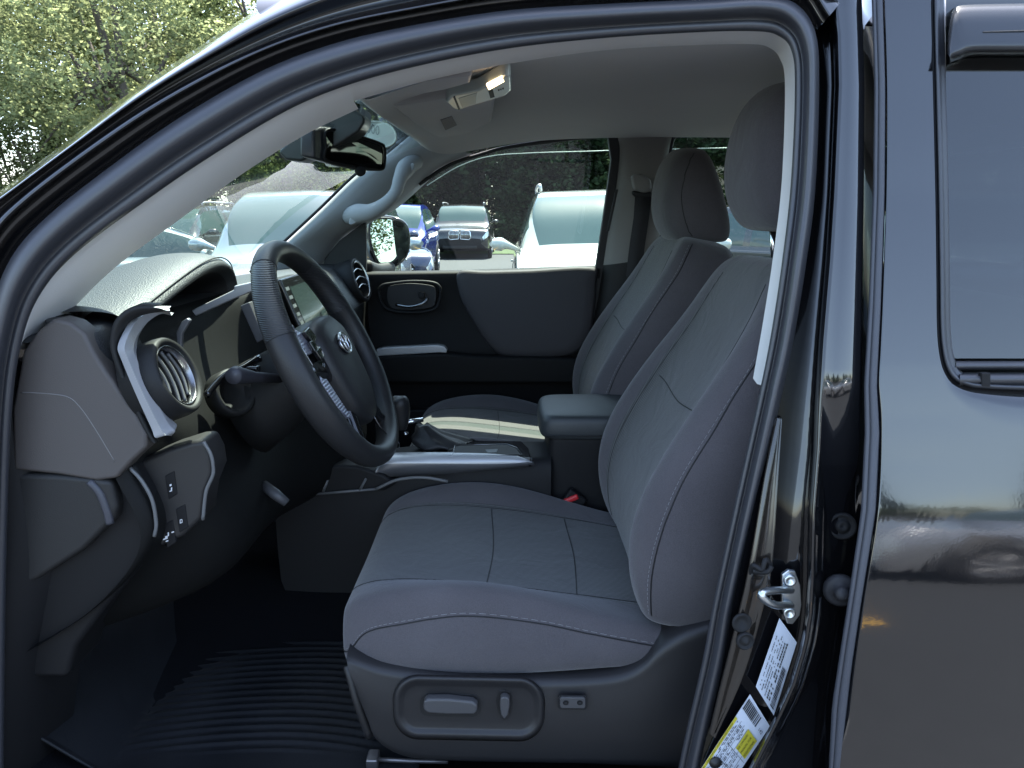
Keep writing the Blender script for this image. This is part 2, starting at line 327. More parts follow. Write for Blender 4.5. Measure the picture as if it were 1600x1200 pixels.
# stickers, laid on the channel
def sticker(name, c4, Y, build):
    f = quadmap(c4, Y)
    o = grid(name, [[f(i/8, j/12) for i in range(9)] for j in range(13)], WHT, pillar, smooth=False, solid=.0006, off=1)
    build(f, o); return o
def bar(f, s0, s1, t0, t1, lift=.0016): return [f(s0, t0, lift), f(s1, t0, lift), f(s1, t1, lift), f(s0, t1, lift)]
def b1(f, o):
    rnd = random.Random(3); q = []; t = .42
    while t < .95:
        w = rnd.choice((.008, .012, .018)); q.append(bar(f, .74, .92, t, t+w)); t += w+rnd.choice((.007, .012))
    quads('barcode', q, INK, o); 
    q = []
    for s in (.12, .24, .33, .42, .52, .62):
        t = .14
        while t < .93:
            w = rnd.uniform(.01, .035)
            if rnd.random() < .8: q.append(bar(f, s, s+(.03 if s < .5 else .055), t, t+w))
            t += w+.009
    q.append(bar(f, .965, .972, .4, .95)); quads('print', q, INK, o)
def mid_sticker_map(f, s0, t0, sc, lift=.0017): return lambda x, y: f(s0-y*sc, t0+x*sc*.62, lift)
s1 = sticker('certification_label', [(1218,966),(1245,1004),(1209,1118),(1181,1073)], lambda y: Yo(y)+.051, b1)
s1['label'] = 'white barcode label below the striker'
def b2(f, o):
    rnd = random.Random(5)
    quads('barcode', [bar(f, .05+k*.052, .05+k*.052+rnd.choice((.018, .028, .034)), .03, .14) for k in range(12)], INK, o)
    text('number', '142', lambda x, y: f(.76+x*.11, .135-y*.05, .0017), INK, o)
    quads('yellow_band', [bar(f, .0, .085, .24, .96)], YEL, o)
    text('writing', 'TIRE AND LOADING INFORMATION', lambda x, y: f(.065-y*.06, .94-x*.039, .0021), INK, o)
    quads('yellow_block', [bar(f, .52, .92, .21, .43)], YEL, o)
    text('writing', 'SEE OWNERS', lambda x, y: f(.62-y*.08, .425-x*.030, .0021), INK, o)
    text('writing', 'MANUAL FOR', lambda x, y: f(.75-y*.08, .425-x*.030, .0021), INK, o)
    text('writing', 'ADDITIONAL', lambda x, y: f(.88-y*.08, .425-x*.032, .0021), INK, o)
    q = [bar(f, s, s+.008, .22, 1) for s in (.22, .36, .5, .64, .8)]+[bar(f, .22, .95, t, t+.004) for t in (.46, .62, .8)]
    for s in (.12, .16, .26, .30, .40, .44, .55, .59, .68, .72, .85):
        t = .47 if s > .5 else .25
        while t < .97:
            w = rnd.uniform(.012, .05)
            if rnd.random() < .75: q.append(bar(f, s, s+.018, t, t+w))
            t += w+.012
    quads('print', q, INK, o)
s2 = sticker('tyre_label', [(1172,1085),(1203,1135),(1118,1262),(1078,1228)], lambda y: Yo(y)+.051, b2)
s2['label'] = 'white and yellow tyre loading label reading 142'
disc('round_logo', U(1118, 1192, Yo(1192)+.048), (0, -1, 0), [(.009, -.001), (.009, .0008), (0, .0008)], INK, s2, 30)

# rear door: skin with window cut-out, front edge rubber, window frame, glass, rain visor
Oo = [(st1[0][1], -140)]+[(interp(st1, y), y) for y in (0, 133, 300, 450, 540, 600, 675, 800, 950, 1100, 1300)]+[(1500, 1400), (1700, 1400), (1900, 1400)]
Ii = [(1458,-140),(1459,0),(1462,133),(1466,300),(1468,430),(1469,505),(1472,545),(1479,575),(1492,594),(1515,604),(1540,607),(1580,609),(1620,610),(1740,612),(1900,612)]
def skin(px, py, d=0): return U(px, py, Yo(py)+d)
NS = 100
o_c = cr([(a, b, 0) for a, b in Oo], NS); i_c = cr([(a, b, 0) for a, b in Ii], NS)
rows = [[skin(p.x, p.y, .05) for p in o_c], [skin(p.x, p.y, .004) for p in o_c], [skin(lerp(p.x, q.x, .02), lerp(p.y, q.y, .006), 0) for p, q in zip(o_c, i_c)]]
for k in range(1, 26): rows.append([skin(lerp(p.x, q.x, k/26), lerp(p.y, q.y, k/26)) for p, q in zip(o_c, i_c)])
rows += [[skin(p.x, p.y, .003) for p in i_c], [skin(p.x+1, p.y-1, .02) for p in i_c]]
rdoor = tag(grid('rear_door', rows, PAINT, truck), 'closed glossy black rear door with dark window')
# lower/upper strip rubber
rows = []
for y in range(-140, 1301, 24):
    a, b = interp(st0, y), interp(st1, y); yo = Yo(y)
    rows.append([U(a, y, yo+.045), U(a, y, yo+.008), U(a+(b-a)*.12, y, yo+.001), U(a+(b-a)*.30, y, yo+.0), U(a+(b-a)*.34, y, yo+.006), U(a+(b-a)*.42, y, yo+.001), U(a+(b-a)*.85, y, yo-.001), U(b-1, y, yo+.006), U(b, y, yo+.03)])
grid('edge_strip', rows, pm('edge_rubber', (.06, .063, .075), .5, spec=.5, bump=('noise', 600, .1, .0004)), rdoor)
# window surround
def off(pts, d):
    out = []
    for k, p in enumerate(pts):
        a = pts[max(0, k-1)]; b = pts[min(len(pts)-1, k+1)]; t = (b-a).normalized(); out.append(Vector((p.x+t.y*d*-1*-1, p.y-t.x*d, 0)))
    return out
fr = [(0, .004), (2.5, -.004), (6, -.004), (8, .004), (10, .007), (14, .007), (16, .012), (17, .03)]
rows = [[skin(p.x, p.y, e) for p in off(i_c, d)] for d, e in fr]
grid('window_frame', rows, pm('window_frame_rubber', (.04, .042, .05), .4, spec=.6), rdoor)
gi = off(i_c, 15)
gc = [[skin(lerp(p.x, 1905, k/8), lerp(p.y, -145, k/8) if False else p.y, .018) for p in gi if p.y > -141] for k in range(2)]
gp = [p for p in gi if p.x < 1900]
rows = []
for y in range(-140, 577, 20):
    xl = 1478 if y < 400 else interp([(400,1479),(500,1481),(535,1484),(560,1492),(578,1510)], y)
    rows.append([skin(lerp(xl, 1900, k/6), y, .016) for k in range(7)])
tag(grid('window_glass', rows, GLD, rdoor), 'dark tinted rear door glass')
g2 = [[skin(x, y, d) for x in (1494, 1560, 1640, 1760, 1900)] for y, d in ((564, .018), (568, .008), (573, .006), (577, .012), (578, .02))]
grid('belt_weatherstrip', g2, RUB, rdoor)
g2 = [[skin(x, y, d) for x in (1500, 1560, 1640, 1760, 1900)] for y, d in ((582, .02), (584, .008), (588, -.004), (596, -.005), (600, .002), (604, .006))]
grid('belt_moulding', g2, RUB, rdoor)
plate('frame_clip', [(1534,583),(1548,583),(1548,605),(1534,604)], Yo(595)-.006, .008, RUBD, rdoor, .001)
# rain visor over the top of the glass
vo = [(1480,85),(1481,60),(1484,30),(1490,14),(1502,7),(1560,5),(1640,4),(1900,2)]
vi = [(1484,88),(1487,84),(1500,80),(1510,76),(1530,74),(1580,74),(1640,74),(1900,74)]
a_ = cr([(x, y, 0) for x, y in vo], 40); b_ = cr([(x, y, 0) for x, y in vi], 40)
rows = [[skin(p.x, p.y, .012) for p in a_], [skin(p.x+1, p.y+1, -.004) for p in a_], [skin(lerp(p.x, q.x, .15), lerp(p.y, q.y, .15), -.016) for p, q in zip(a_, b_)], [skin(lerp(p.x, q.x, .5), lerp(p.y, q.y, .5), -.022) for p, q in zip(a_, b_)],
        [skin(lerp(p.x, q.x, .9), lerp(p.y, q.y, .9), -.026) for p, q in zip(a_, b_)], [skin(p.x, p.y, -.026) for p in b_], [skin(p.x, p.y+9, -.018) for p in b_], [skin(p.x, p.y+13, .012) for p in b_]]
tag(grid('rain_visor', rows, pm('smoked_visor_plastic', (.03, .032, .036), .22, spec=.6), rdoor, sub=1), 'smoked rain visor along the top of the rear window')
plate('visor_slot', [(1536,49),(1600,47),(1700,46),(1700,49),(1600,50),(1536,52)], Yo(48)-.0245, .002, BLK, rdoor, .0005)
# rest of the near side, roof, bed, far side (seen only from aside and in shadows)
xr = U(1900, 600, .94).x
roofpts = []
rows = []
for X in (-.36, -.2, .1, .5, .9, 1.2, 1.32, 1.36):
    d = 0 if X < 1.25 else -.03
    rows.append([Vector((X, 1.10, 1.70+d)), Vector((X, 1.14, 1.755+d)), Vector((X, 1.25, 1.785+d)), Vector((X, 1.75, 1.80+d)), Vector((X, 2.3, 1.785+d)), Vector((X, 2.42, 1.75+d)), Vector((X, 2.47, 1.69+d))])
grid('roof', rows, PAINT, truck, sub=2)
# ================================================================== INTERIOR SHELL
I_ = [(36,546),(88,484),(155,418),(262,338),(367,262),(467,200),(553,158),(676,124),(805,98),(951,78),(1100,70),(1180,69),(1208,74),(1226,92),(1234,135),(1229,285),(1216,400),(1199,510),(1183,600)]
Tt = T_[4:22]+[(1188,600)]; Yt = YT[4:22]+[1.0]
def strip(a, b, name, lab, mat, more):
    A = [U(p[0], p[1], y+.012) for p, y in zip(Tt[a:b], Yt[a:b])]; B = [U(p[0], p[1], y+.07) for p, y in zip(I_[a:b], Yt[a:b])]
    A0 = [p+Vector((0, .0, 0)) for p in A]
    n = (b-a)*6
    A, B = cr(A, n), cr(B, n)
    rows = [[p+Vector((0, -.004, 0)) for p in A], A, [p*.68+q*.32+Vector((0, -.008, 0)) for p, q in zip(A, B)], [p*.3+q*.7+Vector((0, -.004, 0)) for p, q in zip(A, B)], B, [p+Vector(more) for p in B]]
    return tag(grid(name, rows, mat, truck), lab)
strip(0, 7, 'windshield_pillar_trim', 'light grey trim of the near windshield pillar', TRIM, (-.004, .05, -.004))
strip(6, 19, 'headliner_flange', 'light grey headliner edge inside the seal', TRIM, (0, .02, .004))
# headliner
head = [(-.215, 1.13, 1.605), (-.25, 1.25, 1.622), (-.283, 1.45, 1.638), (-.298, 1.75, 1.648), (-.30, 2.05, 1.652), (-.297, 2.24, 1.655), (-.25, 2.40, 1.62)]
Ys_ = [1.13, 1.25, 1.45, 1.75, 2.05, 2.26, 2.40]
nz = [(-.215, 1.607), (-.1, 1.642), (.005, 1.663), (.15, 1.68), (.3, 1.686), (.38, 1.686), (.6, 1.686), (1.4, 1.67)]
fz = [(-.25, 1.62), (-.14, 1.635), (0, 1.662), (.2, 1.678), (.7, 1.68), (1.4, 1.66)]
rows = [[Vector(p)+Vector((-.004, 0, .03)) for p in head], [Vector(p) for p in head]]
for X in (-.2, -.1, .0, .15, .35, .6, .9, 1.2, 1.36):
    a = interp(nz, X); b = interp(fz, X); m = 1.665+.035*min(1, (X+.25)/.3)
    rows.append([Vector((X if i else X+.0, y, z)) for i, (y, z) in enumerate(zip(Ys_, (a, lerp(a, m, .55), lerp(a, m, .9), m, lerp(b, m, .85), lerp(b, m, .45), b)))])
headl = tag(grid('headliner', rows, HEAD, truck, sub=2), 'grey cloth headliner under the roof')
def ceil_plate(name, px, z, th, mat, par, bev=.004): return prism(name, [UZ(a, b, z) for a, b in px], (0, 0, th), mat, par, bev)
vis = ceil_plate('sun_visor', [(592,141),(599,154),(640,151),(700,140),(735,130),(738,118),(680,124)], 1.645, .012, HEAD, truck, .005)
vis['label'] = 'grey driver sun visor folded up'
oc = ceil_plate('overhead_console', [(611,166),(655,160),(712,150),(775,150),(768,192),(735,208),(690,216),(676,212),(645,192)], 1.652, .03, HEAD, truck, .008)
ceil_plate('microphone_grille', [(688,188),(706,182),(714,196),(696,204)], 1.6505, .004, pm('dark_grille', (.07, .06, .08), .7), oc, .001)
ml = ceil_plate('map_light', [(697,160),(705,151),(746,143),(790,119),(798,119),(799,142),(790,150),(716,172),(708,170)], 1.6445, .022, pm('pale_lamp_plastic', (.42, .46, .44), .35), oc, .004)
ceil_plate('lamp_lens', [(760,134),(784,122),(788,128),(764,141)], 1.6437, .004, pm('warm_lamp_lens', (.9, .8, .6), .3, emit=((1, .72, .4), 1.6)), ml, .001)
ceil_plate('lamp_switch', [(763,144),(770,141),(773,152),(766,154)], 1.6432, .004, DARK, ml, .001)
ceil_plate('sunglass_bin_edge', [(716,154),(746,145),(744,162),(722,169)], 1.6437, .003, pm('mid_grey_plastic', (.2, .23, .22), .4), ml, .001)
ceil_plate('lamp_slot', [(708,152),(711,151),(719,171),(716,172)], 1.6437, .003, BLK, ml, .0005)
for k in range(3): ceil_plate('lamp_button', [(778+k*3.4,141-k*1.2),(780+k*3.4,140.4-k*1.2),(780.6+k*3.4,142-k*1.2),(778.6+k*3.4,142.6-k*1.2)], 1.6434, .001, BLK, ml, .0002)
# amber streak of light by the headliner corner, added as a glowing bar
cl = tube('streak_bar', [U(1153, 79, 1.3), U(1165, 76, 1.3), U(1185, 74, 1.3)], .004, pm('pale_lamp_plastic', (.4, .4, .4), .3), headl)
tube('amber_streak', [U(1180, 74, 1.29), U(1198, 73, 1.29), U(1214, 73, 1.29)], [.003, .0042, .002], AMB, cl)

# ---------------- windshield
rows = []
bot = [(-.86, 1.035, 1.235), (-1.0, 1.1, 1.235), (-1.15, 1.4, 1.24), (-1.2, 1.75, 1.24), (-1.14, 2.1, 1.24), (-.92, 2.38, 1.24)]
topw = [(-.17, 1.10, 1.63), (-.21, 1.2, 1.645), (-.27, 1.45, 1.655), (-.29, 1.75, 1.66), (-.27, 2.1, 1.665), (-.24, 2.36, 1.66)]
for k in range(7):
    t = k/6; rows.append([Vector(a).lerp(Vector(b), t)+Vector((-.03*math.sin(math.pi*t), 0, .05*math.sin(math.pi*t))) for a, b in zip(topw, bot)])
ws = tag(grid('windshield', rows, GLW, truck, sub=1), 'green tinted windshield')
ov = []
c0 = U(590, 209, 2.02); 
def ell(rx, ry, lift=0, ang=.25, n=40): return [U(591+rx*math.cos(a)*math.cos(ang)-ry*math.sin(a)*math.sin(ang), 210+rx*math.cos(a)*math.sin(ang)+ry*math.sin(a)*math.cos(ang), 2.02-lift) for a in [2*math.pi*k/n for k in range(n)]]
osx = prism('oval_sticker', ell(30, 21), (0, .001, 0), pm('pale_sticker', (.62, .66, .58), .5), ws)
osx['label'] = 'pale oval sticker with looped digits behind the mirror'
tube('sticker_rim', ell(28.5, 19.5, .001), .0017, pm('sticker_rim_white', (.8, .85, .75), .5), osx, closed=True, n=6)
text('digits', '0000', lambda x, y: U(566+x*13.5, 205+x*3.4-y*22, 2.018), pm('dark_green_ink', (.05, .08, .07), .5), osx)
# ---------------- rear view mirror
cmh = tag(plate('camera_housing', [(434,237),(455,217),(497,184),(553,161),(571,171),(569,192),(560,206),(520,232),(470,252),(446,250)], 1.685, .08, pm('camera_cover', (.018, .022, .022), .4), truck, .006), 'black camera cover at the top of the windshield')
plate('cover_edge', [(470,206),(497,184),(500,190),(482,206),(478,214)], 1.68, .02, DARK, cmh, .002)
mo = [(491,206),(496,201),(509,199),(544,205),(590,221),(600,228),(603,238),(602,258),(596,267),(570,267),(540,262),(508,253),(494,249),(490,240)]
def mY(x): return interp([(488, 1.62), (604, 1.86)], x)
mm = tag(prism('interior_mirror', cr([U(a, b, mY(a)) for a, b in mo], 56, True), (-.028, -.004, .004), pm('mirror_housing', (.022, .025, .03), .35, spec=.7), truck, .006, 3, True), 'black interior mirror hanging from the windshield')
mg = [(513,206),(544,211),(590,226),(598,233),(599,256),(594,263),(560,259),(513,249),(511,228)]
mN = Vector((.74, -.66, -.08)).normalized()
pc = U(555, 235, mY(555)-.004)
def onp(a, b, p, n):
    r = ray(a, b); o = Vector((0, 0, CAMZ)); return o+r*((p-o).dot(n)/r.dot(n))
ps = cr([U(a, b, mY(a)-.003) for a, b in mg], 40, True)
prism('mirror_glass', ps, (-.002, .0, 0), pm('dim_mirror', (.05, .055, .055), .03, metal=1), mm)
pg_ = cr([U(a, b, mY(a)-.007) for a, b in ((511,203),(544,208),(592,223),(601,232),(601,257),(594,265),(560,261),(511,251),(509,228))], 50, True)
tube('mirror_bezel', pg_, .003, DARK, mm, closed=True, n=8)
tube('mirror_stem', [U(540, 228, 1.78), U(552, 205, 1.82), U(560, 190, 1.84)], .013, DARK, mm, res=10)
disc('mirror_knob', U(563, 267, 1.76), (.3, -1, 0), [(.012, -.01), (.012, .008), (.008, .011), (0, .011)], DARK, mm, 20)
# ---------------- far windshield pillar trim with grab handle
lf = [(640,212),(600,245),(557,274),(503,326),(449,376),(425,398),(395,425)]
rf = [(735,240),(685,262),(655,287),(610,326),(562,352),(530,376),(500,420)]
A = cr([U(a, b, 2.34) for a, b in lf], 30); B = cr([U(a, b, 2.44) for a, b in rf], 30)
rows = [[p+Vector((-.02, .06, 0)) for p in A], A, [p.lerp(q, .12)+Vector((0, -.035, 0)) for p, q in zip(A, B)], [p.lerp(q, .4)+Vector((0, -.05, 0)) for p, q in zip(A, B)], [p.lerp(q, .75)+Vector((0, -.035, 0)) for p, q in zip(A, B)], B, [p+Vector((.01, .06, 0)) for p in B]]
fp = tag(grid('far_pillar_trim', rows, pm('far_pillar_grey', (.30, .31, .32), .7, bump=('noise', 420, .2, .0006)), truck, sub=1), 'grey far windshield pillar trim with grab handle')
tube('black_edge', [p+Vector((-.004, -.012, 0)) for p in A], .0045, BLK, fp)
hp = [U(546, 338, 2.36), U(560, 334, 2.31), U(580, 331, 2.285), U(602, 318, 2.275), U(618, 301, 2.275), U(625, 279, 2.285), U(634, 262, 2.31), U(650, 252, 2.36)]
tube('grab_handle', hp, [.026, .030, .024, .019, .0185, .020, .026, .024], pm('far_pillar_grey', (.3, .3, .3)), fp, res=40, n=14)
for q, a in (((557, 338), .9), ((636, 268), .9)):
    pts = [U(q[0]+13*math.cos(t)*.9-9*math.sin(t)*.4, q[1]+15*math.sin(t)*.8-6*math.cos(t), 2.292) for t in [2*math.pi*k/24 for k in range(24)]]
    prism('screw_cover', pts, (0, .05, 0), pm('far_pillar_grey', (.3, .3, .3)), fp, .005)
# ---------------- far front door
def dpan(name, rows_, mat, par, **k): return grid(name, [[U(*p) for p in r] for r in rows_], mat, par, **k)
xs = [505, 560, 620, 680, 717, 760, 820, 880, 925, 938]
def topy(x): return interp([(505, 424), (570, 424), (717, 422), (925, 415), (940, 414)], x)
prof = [(0, 2.475), (1, 2.435), (8, 2.425), (18, 2.43), (60, 2.44), (110, 2.42), (128, 2.405), (150, 2.42), (200, 2.44), (290, 2.44), (420, 2.44)]
fd = tag(dpan('far_door', [[(x-(d*.04 if x > 900 else 0), topy(x)+d, y) for x in xs] for d, y in prof], pm('black_door_plastic', (.006, .006, .0065), .65, spec=.2, bump=('vor', 700, .25, .0006)), truck, sub=2), 'black inner panel of the closed far front door')
ins = [(717,424),(760,423),(830,421),(925,417),(932,440),(928,490),(921,527),(895,553),(840,560),(787,557),(762,537),(742,507),(725,477),(716,452)]
ctr = Vector((830, 490, 0))
def insr(s, y): return [(ctr.x+(a-ctr.x)*s, ctr.y+(b-ctr.y)*s, y) for a, b in [(p.x, p.y) for p in cr([(a, b, 0) for a, b in ins], 56, True)]]
rows = [[U(*p) for p in insr(s, y)] for s, y in ((1.0, 2.44), (1.0, 2.415), (.985, 2.400), (.95, 2.392), (.8, 2.388), (.5, 2.386), (.0005, 2.385))]
grid('door_insert_pad', rows, pm('charcoal_pad', (.050, .047, .051), .7, spec=.3, bump=('noise', 500, .3, .0008)), fd, closed=True, caps=False)
hr = [(606,452),(612,446),(640,443),(672,446),(680,452),(681,468),(674,480),(640,484),(615,482),(606,470)]
prism('handle_recess', cr([U(a, b, 2.405) for a, b in hr], 40, True), (0, .03, 0), BLK, fd)
tube('recess_rim', cr([U(a, b, 2.403) for a, b in [(592,455),(598,446),(612,443),(640,440),(672,441),(686,447),(688,462),(680,482),(650,488),(610,485),(596,472)]], 50, True), .005, DARK, fd, closed=True, n=8)
tube('inner_door_handle', [U(618, 476, 2.398), U(640, 479, 2.39), U(660, 474, 2.388), U(668, 466, 2.395)], .0045, pm('dim_chrome', (.25, .25, .26), .25, metal=1), fd, res=16)
box('lock_knob', U(659, 461, 2.395), (.02, .02, .02), DARK, fd, .003)
pull = [(588,546),(600,543),(683,539),(694,541),(699,547),(697,552),(688,551),(600,556),(588,558)]
plate('door_pull', pull, 2.375, .03, SILV, fd, .004)
plate('armrest', [(560,556),(700,552),(735,556),(900,560),(915,575),(900,600),(560,600)], 2.37, .06, pm('black_door_plastic', (.006, .006, .0065)), fd, .012)
plate('map_pocket', [(560,640),(900,640),(900,720),(560,720)], 2.40, .05, DARK, fd, .01)
# frame of far window, glass
def frame(name, pts, r, mat, par, Y): return tube(name, [U(a, b, Y) for a, b in pts], r, mat, par, res=60, n=8)
fw = [(571,424),(571,352),(610,322),(655,286),(700,258),(745,243),(800,229),(900,216),(950,213),(958,222),(955,260),(945,330),(930,424)]
tube('frame_rubber', [U(a, b, 2.452) for a, b in [(655,288),(700,259),(745,243),(800,229),(900,216),(952,213),(961,222),(958,260),(948,330),(934,424),(920,540)]], .006, BLK, fd, res=70, n=8)
plate('window_channel', [(950,213),(970,213),(968,250),(958,330),(943,424),(918,560),(905,560),(930,424),(944,330),(955,250)], 2.43, .03, BLK, fd, .003)
gl = [[(x, interp([(0, topy(x)+6), (1, interp([(500, 400), (571, 350), (655, 280), (745, 240), (800, 226), (900, 212), (970, 208)], x))], t), 2.475-.02*t) for x in (500, 571, 610, 655, 700, 745, 800, 900, 968)] for t in (0, .5, 1)]
tag(dpan('door_glass', gl, GLS, fd), 'green tinted far door glass')
plate('mirror_sail', [(500,428),(508,404),(530,376),(562,352),(572,346),(572,424)], 2.43, .02, BLK, fd, .003)
va = [(650,289),(700,259),(745,243),(800,229),(900,216),(962,211)]; vb = [(667,290),(717,260),(767,244),(833,239),(900,237),(962,235)]
A = cr([U(a, b-8, 2.51) for a, b in va], 30); B = cr([U(a, b, 2.53) for a, b in vb], 30)
grid('far_rain_visor', [A, [p.lerp(q, .5)+Vector((0, .008, 0)) for p, q in zip(A, B)], B], glass('smoked_visor', (.70, .80, .77)), fd)
tube('visor_lip', B, .0016, pm('visor_lip_grey', (.5, .55, .52), .4), fd, n=6)
# exterior mirror on the far door
mh = [(577,340),(590,336),(615,337),(634,345),(642,360),(643,385),(636,405),(620,418),(600,424),(588,420),(578,400),(573,365)]
em = prism('exterior_mirror', cr([U(a, b, 2.72) for a, b in mh], 48, True), (-.09, .10, -.0), PAINT, fd, .012, 3, True)
mg = [(580,345),(592,341),(612,342),(622,352),(627,370),(625,392),(615,408),(600,413),(590,408),(582,390),(577,365)]
mn = Vector((.764, -.642, .07)).normalized()
mpts = cr([U(a, b, 2.712) for a, b in mg], 44, True); cc = sum(mpts, Vector())/44
mpts = [onp(*q, cc+Vector((0, -.03, 0)), mn) for q in [(a.x, a.y) for a in cr([(a, b, 0) for a, b in mg], 44, True)]]
prism('exterior_mirror_glass', mpts, (0, .003, 0), MIR, em)
tube('mirror_rim', mpts, .004, BLK, em, closed=True, n=8)
tube('mirror_arm', [U(572, 415, 2.46), U(590, 421, 2.56), U(610, 418, 2.68)], .02, BLK, em, res=8)
# ---------------- far centre pillar trim, belt
lp = [(962,214),(966,240),(960,300),(948,360),(938,424),(925,500),(900,600),(880,720)]
rp = [(1054,207),(1047,240),(1042,300),(1036,350),(1028,410),(1024,500),(1010,600),(1000,720)]
A = cr([U(a, b, 2.43) for a, b in lp], 30); B = cr([U(a, b, 2.43) for a, b in rp], 30)
cp = tag(grid('far_centre_pillar', [[p+Vector((0, .04, 0)) for p in A], A, [p.lerp(q, .15)+Vector((0, -.025, 0)) for p, q in zip(A, B)], [p.lerp(q, .5)+Vector((0, -.035, 0)) for p, q in zip(A, B)], [p.lerp(q, .85)+Vector((0, -.025, 0)) for p, q in zip(A, B)], B, [p+Vector((0, .04, 0)) for p in B]],
      None, truck, sub=1, mats=[pm('centre_pillar_grey', (.20, .19, .18), .75, bump=('noise', 420, .2, .0006)), DASHS], fmf=lambda i, j: 0 if j < 16 else 1), 'grey far centre pillar trim carrying the seat belt')
plate('trim_groove', [(962,296),(966,296),(952,361),(948,361)], 2.395, .004, BLK, cp, .001)
plate('belt_slot', [(987,298),(1004,300),(1020,300),(1019,308),(1012,313),(996,311),(989,304)], 2.385, .02, BLK, cp, .006)
plate('belt_anchor', [(986,274),(1000,270),(1018,280),(1019,298),(1008,302),(990,296)], 2.36, .03, pm('centre_pillar_grey', (.2, .2, .2)), cp, .010, seg=3)
bl = [(992,308),(990,340),(984,380),(978,430),(986,450)]; br = [(1018,308),(1014,340),(1008,380),(1002,430),(1000,450)]
dpan('belt_webbing', [[(a, b, 2.372) for a, b in bl], [(a, b, 2.372) for a, b in br]], pm('belt_webbing_cloth', (.022, .02, .022), .8, bump=('Z', 300, .4, .0006)), cp, solid=.002)
tube('belt_tongue', [U(972, 455, 2.33), U(968, 462, 2.33), U(974, 466, 2.33), U(984, 452, 2.33), U(974, 447, 2.33), U(972, 455, 2.33)], .003, pm('dim_chrome', (.25, .25, .26), .25, metal=1), cp, n=6)
# ---------------- far rear door
frd = tag(dpan('far_rear_door', [[(x, y0+d, yy) for x in (1010, 1060, 1120, 1180, 1240, 1320, 1480)] for d, yy in ((0, 2.46), (3, 2.43), (60, 2.43), (200, 2.43), (420, 2.43)) for y0 in (409,)], DASHS, truck, sub=1), 'inner panel of the far rear door')
dpan('rear_door_glass', [[(x, y, 2.47) for x in (1015, 1150, 1300, 1450)] for y in (415, 300, 200)], GLS, frd)
tube('rear_frame_rubber', [U(a, b, 2.445) for a, b in [(1026,412),(1030,380),(1040,320),(1044,260),(1048,225),(1056,211),(1075,206),(1200,203),(1400,203)]], .009, BLK, frd, res=60, n=8)
dpan('rear_rain_visor', [[(x, y, 2.51) for x in (1050, 1200, 1400)] for y in (200, 232)], glass('smoked_visor', (.2, .3, .3)), frd)
tube('visor_lip', [U(1050, 233, 2.51), U(1145, 231, 2.51), U(1400, 229, 2.51)], .0016, pm('visor_lip_grey', (.5, .55, .52), .4), frd, n=6)
# ---------------- floor, fire wall, back wall
V = Vector
rows = [[V((x, y, z)) for y in (.985, 1.02, 1.5, 1.62, 1.74, 2.0, 2.47)] for x, z in ((-1.22, 1.2), (-1.16, .85), (-1.0, .66), (-.8, .52), (-.5, .495), (0, .49), (1.36, .49))]
for r in rows:
    for k in (3, 4): r[k].z += .10 if r[k].x > -.9 else .03
cf = tag(grid('cabin_floor', rows, CARP, truck, sub=1), 'black carpeted cabin floor')
box('back_wall', (1.35, 1.72, .86), (.04, 1.5, .74), DASHS, truck, .01)
box('back_wall_header', (1.35, 1.72, 1.66), (.04, 1.4, .08), HEAD, truck, .01)
grid('back_glass', [[V((1.36, y, z)) for y in (1.08, 1.75, 2.4)] for z in (1.22, 1.63)], GLD, truck)
rows = [[V((x, y, z)) for x in (-1.2, -.6, .2, .9, 1.45)] for y, z in ((.985, .50), (.97, .50), (.95, .49), (.93, .46), (.925, .40), (.95, .36))]
tag(grid('rocker_panel', rows, PAINT, truck), 'glossy black sill under the door opening')
rows = [[V((x, y, z)) for x in (-1.2, -.6, .2, .9, 1.45)] for y, z in ((1.0, .53), (1.0, .55), (1.03, .555), (1.06, .54), (1.06, .49))]
grid('sill_trim', rows, DARK, truck)
# front cowl side (kick) beside the driver's foot well + front fender, hood (outside the picture's left edge)
rows = [[U(*p) for p in r] for r in ([(4,560,1.03),(0,700,1.02),(-4,900,1.01),(-10,1100,1.0),(-14,1300,1.0)], [(40,560,1.06),(60,700,1.045),(120,850,1.05),(70,960,1.06),(40,1300,1.05)], [(60,600,1.12),(80,750,1.1),(170,900,1.12),(120,1010,1.15),(100,1300,1.15)])]
tag(grid('kick_panel', rows, DARK, truck, sub=2), 'black kick panel ahead of the driver foot well')
rows = [[V((x, y, z)) for x in (-2.9, -2.4, -1.9, -1.5, -1.24)] for y, z in ((.98, .5), (.90, .7), (.885, .9), (.91, 1.05), (1.0, 1.13), (1.2, 1.17), (1.75, 1.19), (2.3, 1.17), (2.5, 1.13), (2.6, 1.0), (2.6, .5))]
tag(grid('hood', rows, PAINT, truck, sub=1), 'black hood and fenders ahead of the windshield')
